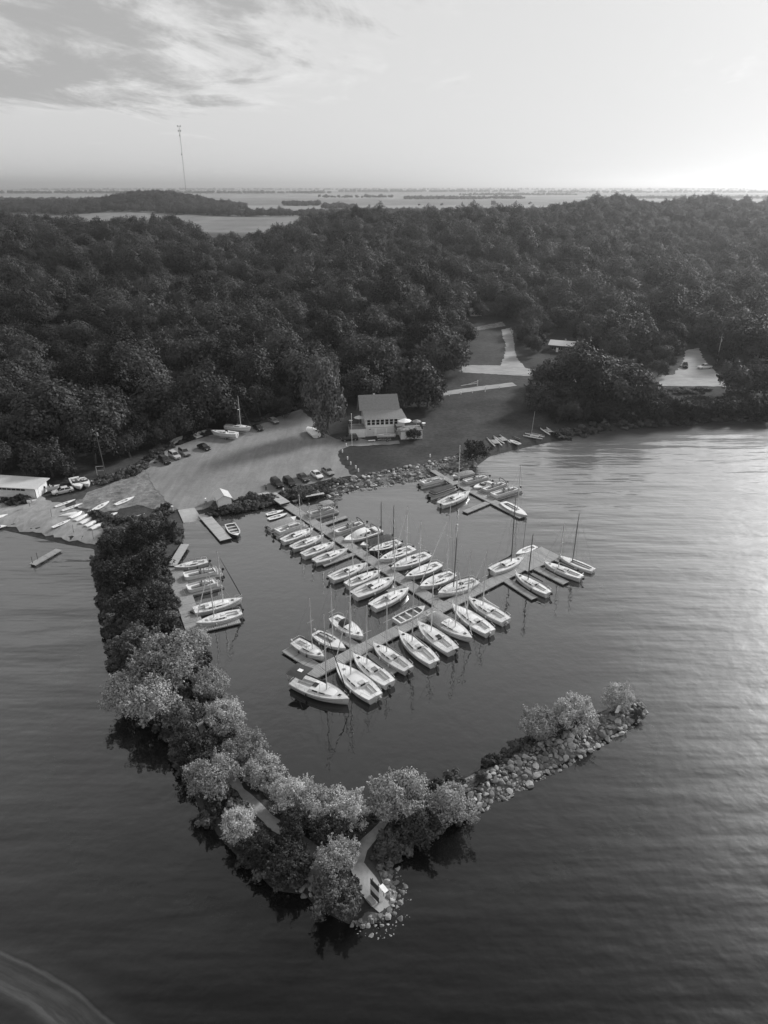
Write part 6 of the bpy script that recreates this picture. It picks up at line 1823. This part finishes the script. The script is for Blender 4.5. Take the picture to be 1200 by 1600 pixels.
# ------------------------------------------------------------------ two people at the dock head
def person(label, px, py, top, legs, turn):
    p = GT(px, py); o = empty('person', p + Vector((0, 0, .05)), turn); tag(o, label, 'person')
    def skin(name, verts, edges, rad, m):
        me = bpy.data.meshes.new(name); me.from_pydata(verts, edges, []); q = bpy.data.objects.new(name, me); COL.objects.link(q); q.parent = o
        sm_ = q.modifiers.new('skin', 'SKIN')
        for i, r in enumerate(rad): me.skin_vertices[0].data[i].radius = (r, r)
        me.skin_vertices[0].data[0].use_root = True
        q.modifiers.new('round', 'SUBSURF').levels = 1; me.materials.append(m)
        return q
    sk = mat('skin', .35, .6, .05)
    V = [(0, 0, .95), (0, 0, 1.2), (0, 0, 1.42), (0, 0, 1.52), (0, .01, 1.62), (0, .01, 1.74), (.19, 0, 1.40), (.25, .02, 1.12), (.22, .12, .88), (.22, .15, .80), (-.19, 0, 1.40), (-.25, .02, 1.12), (-.22, .10, .88), (-.22, .13, .80),
         (.1, 0, .9), (.11, .03, .5), (.11, 0, .08), (.11, .14, .04), (-.1, 0, .9), (-.12, .0, .5), (-.12, -.04, .08), (-.12, .10, .04)]
    E_ = [(0, 1), (1, 2), (2, 3), (3, 4), (4, 5), (2, 6), (6, 7), (7, 8), (8, 9), (2, 10), (10, 11), (11, 12), (12, 13), (0, 14), (14, 15), (15, 16), (16, 17), (0, 18), (18, 19), (19, 20), (20, 21)]
    skin('body', V, E_, [.13, .13, .13, .055, .095, .085, .06, .045, .035, .04, .06, .045, .035, .04, .09, .065, .045, .04, .09, .065, .045, .04], sk)
    skin('shirt', [(0, 0, .98), (0, 0, 1.2), (0, 0, 1.40), (.2, 0, 1.38), (.25, .02, 1.15), (-.2, 0, 1.38), (-.25, .02, 1.15)], [(0, 1), (1, 2), (2, 3), (3, 4), (2, 5), (5, 6)], [.155, .155, .15, .075, .06, .075, .06], top)
    skin('trousers', [(0, 0, .96), (.1, 0, .88), (.11, .03, .5), (.11, 0, .12), (-.1, 0, .88), (-.12, 0, .5), (-.12, -.04, .12)], [(0, 1), (1, 2), (2, 3), (0, 4), (4, 5), (5, 6)], [.15, .11, .08, .06, .11, .08, .06], legs)
    skin('hair', [(0, -.02, 1.70), (0, -.01, 1.79)], [(0, 1)], [.105, .085], TRIM)
person('person in dark clothes with a white front standing at the head of the main dock', 416, 767, CANV, CANV, .4)
person('person in a white top by the black car at the dock head', 443, 772, WHITE, CANVG, 1.2)

# ------------------------------------------------------------------ radio tower and far farms
s_t = (292 - 600) / FOC
ty = 1750.0; depth = ty * CP + 30 * SP; tx = s_t * depth
tb = hz(tx, ty); th = 65 - tb + 118
tw = empty('radio_tower', (tx, ty, tb - .5)); tag(tw, 'tall thin radio mast with antennas standing behind the wooded mound', 'tower')
mb = MB(); ww = .75
for i in range(3):
    a = i * 2.094; mb.tube((ww * math.cos(a), ww * math.sin(a), 0), (ww * math.cos(a), ww * math.sin(a), th), .17, .17, 5)
for k in range(int(th / 2.4)):
    z0_ = k * 2.4
    for i in range(3):
        a, c = i * 2.094, (i + 1) * 2.094
        mb.tube((ww * math.cos(a), ww * math.sin(a), z0_), (ww * math.cos(c), ww * math.sin(c), z0_ + 2.4), .07, .07, 4)
mb.build('lattice', STEEL, tw)
for z_, s in ((th - 1, 3.0), (th - 10, 2.4), (th - 19, 1.7), (th - 56, 1.9)):
    ar = MB().tube((-s, 0, z_), (s * .8, 0, z_), .2, .2, 5)
    ar.build('antenna_arm', ALUD, tw)
    for x in ((-s, s) if z_ > th - 12 else (-s * .4,)): MB().tube((x, -.6, z_ - 1.6), (x, -.6, z_ + 1.6), .9, .9, 8).build('antenna', ALUD, tw)
for k in range(3):
    a = k * 2.094 + .5
    for f in (.45, .9): MB().tube((0, 0, th * f), (60 * math.cos(a), 60 * math.sin(a), 0), .03, .03, 4).build('guy_wire', WIRE, tw)
def farm(label, px, py, w, d, h, m=None):
    p = GT(px, py); o = empty('farm_building', p); tag(o, label, 'farm building', 'farm buildings near the horizon')
    MB().box((0, 0, h / 2), (w, d, h)).build('wall', m or OFFW, o)
    rf = slab('roof', [(-w / 2 - .5, -d / 2 - .5, h), (w / 2 + .5, -d / 2 - .5, h), (w / 2 + .5, 0, h + d * .25), (-w / 2 - .5, 0, h + d * .25)], .3, o, ROOFP)
    slab('back_roof', [(-w / 2 - .5, 0, h + d * .25), (w / 2 + .5, 0, h + d * .25), (w / 2 + .5, d / 2 + .5, h), (-w / 2 - .5, d / 2 + .5, h)], .3, rf, ROOFP)
    for k in range(3): MB().box((w * (k - 1) * .3, -d / 2 - .05, h * .5), (w * .12, .2, h * .6)).build('door', TRIM, o)
farm('pale barn left of centre on the far fields', 452, 300, 40, 20, 9)
farm('long pale barn on the far fields behind the tower', 318, 299, 34, 18, 8)
farm('pale shed on the far fields above the dark tree clump', 372, 297, 60, 24, 9)
farm('small pale farm building in the middle of the far fields', 505, 299, 26, 14, 7)
for k, (x, lab) in enumerate(((452, 'far utility pole left of centre on the fields'), (544, 'far utility pole near the middle of the fields'), (638, 'far utility pole right of the middle on the fields'), (732, 'far utility pole on the right of the fields'))):
    pole(lab, x, 316 if k < 2 else 313, 20, .28)
lt_ = [('first', 771, 322, 7), ('second', 690, 322, 3.5), ('third', 655, 322, 3), ('fourth', 828, 320, 4)]
for k, (w_, x, y, r) in enumerate(lt_):
    p = GT(x, y); tree((p.x, p.y, p.z), r, FOREST_CROWNS[k], TRUNKS[k], 'lone tree out on the far field, %s of four by size' % ('largest', 'third', 'smallest', 'second')[k], 'tree', 'lone trees on the far field', 'field_tree')
HAZE_DENSITY = 0.00016

# ------------------------------------------------------------------ haze: one even body of air round everything
mb = MB()
mb.box((0, 42000, 73), (196000, 98000, 158))
haze = mb.build('haze', None)
hm = bpy.data.materials.new('summer_haze')
hm.use_nodes = True
N, L = hm.node_tree.nodes, hm.node_tree.links
N.remove(N['Principled BSDF'])
pv = N.new('ShaderNodeVolumePrincipled')
pv.inputs['Color'].default_value = (1, 1, 1, 1)
pv.inputs['Density'].default_value = HAZE_DENSITY
pv.inputs['Anisotropy'].default_value = 0.78
L.new(pv.outputs[0], N['Material Output'].inputs['Volume'])
haze.data.materials.append(hm)
tag(haze, kind='stuff')
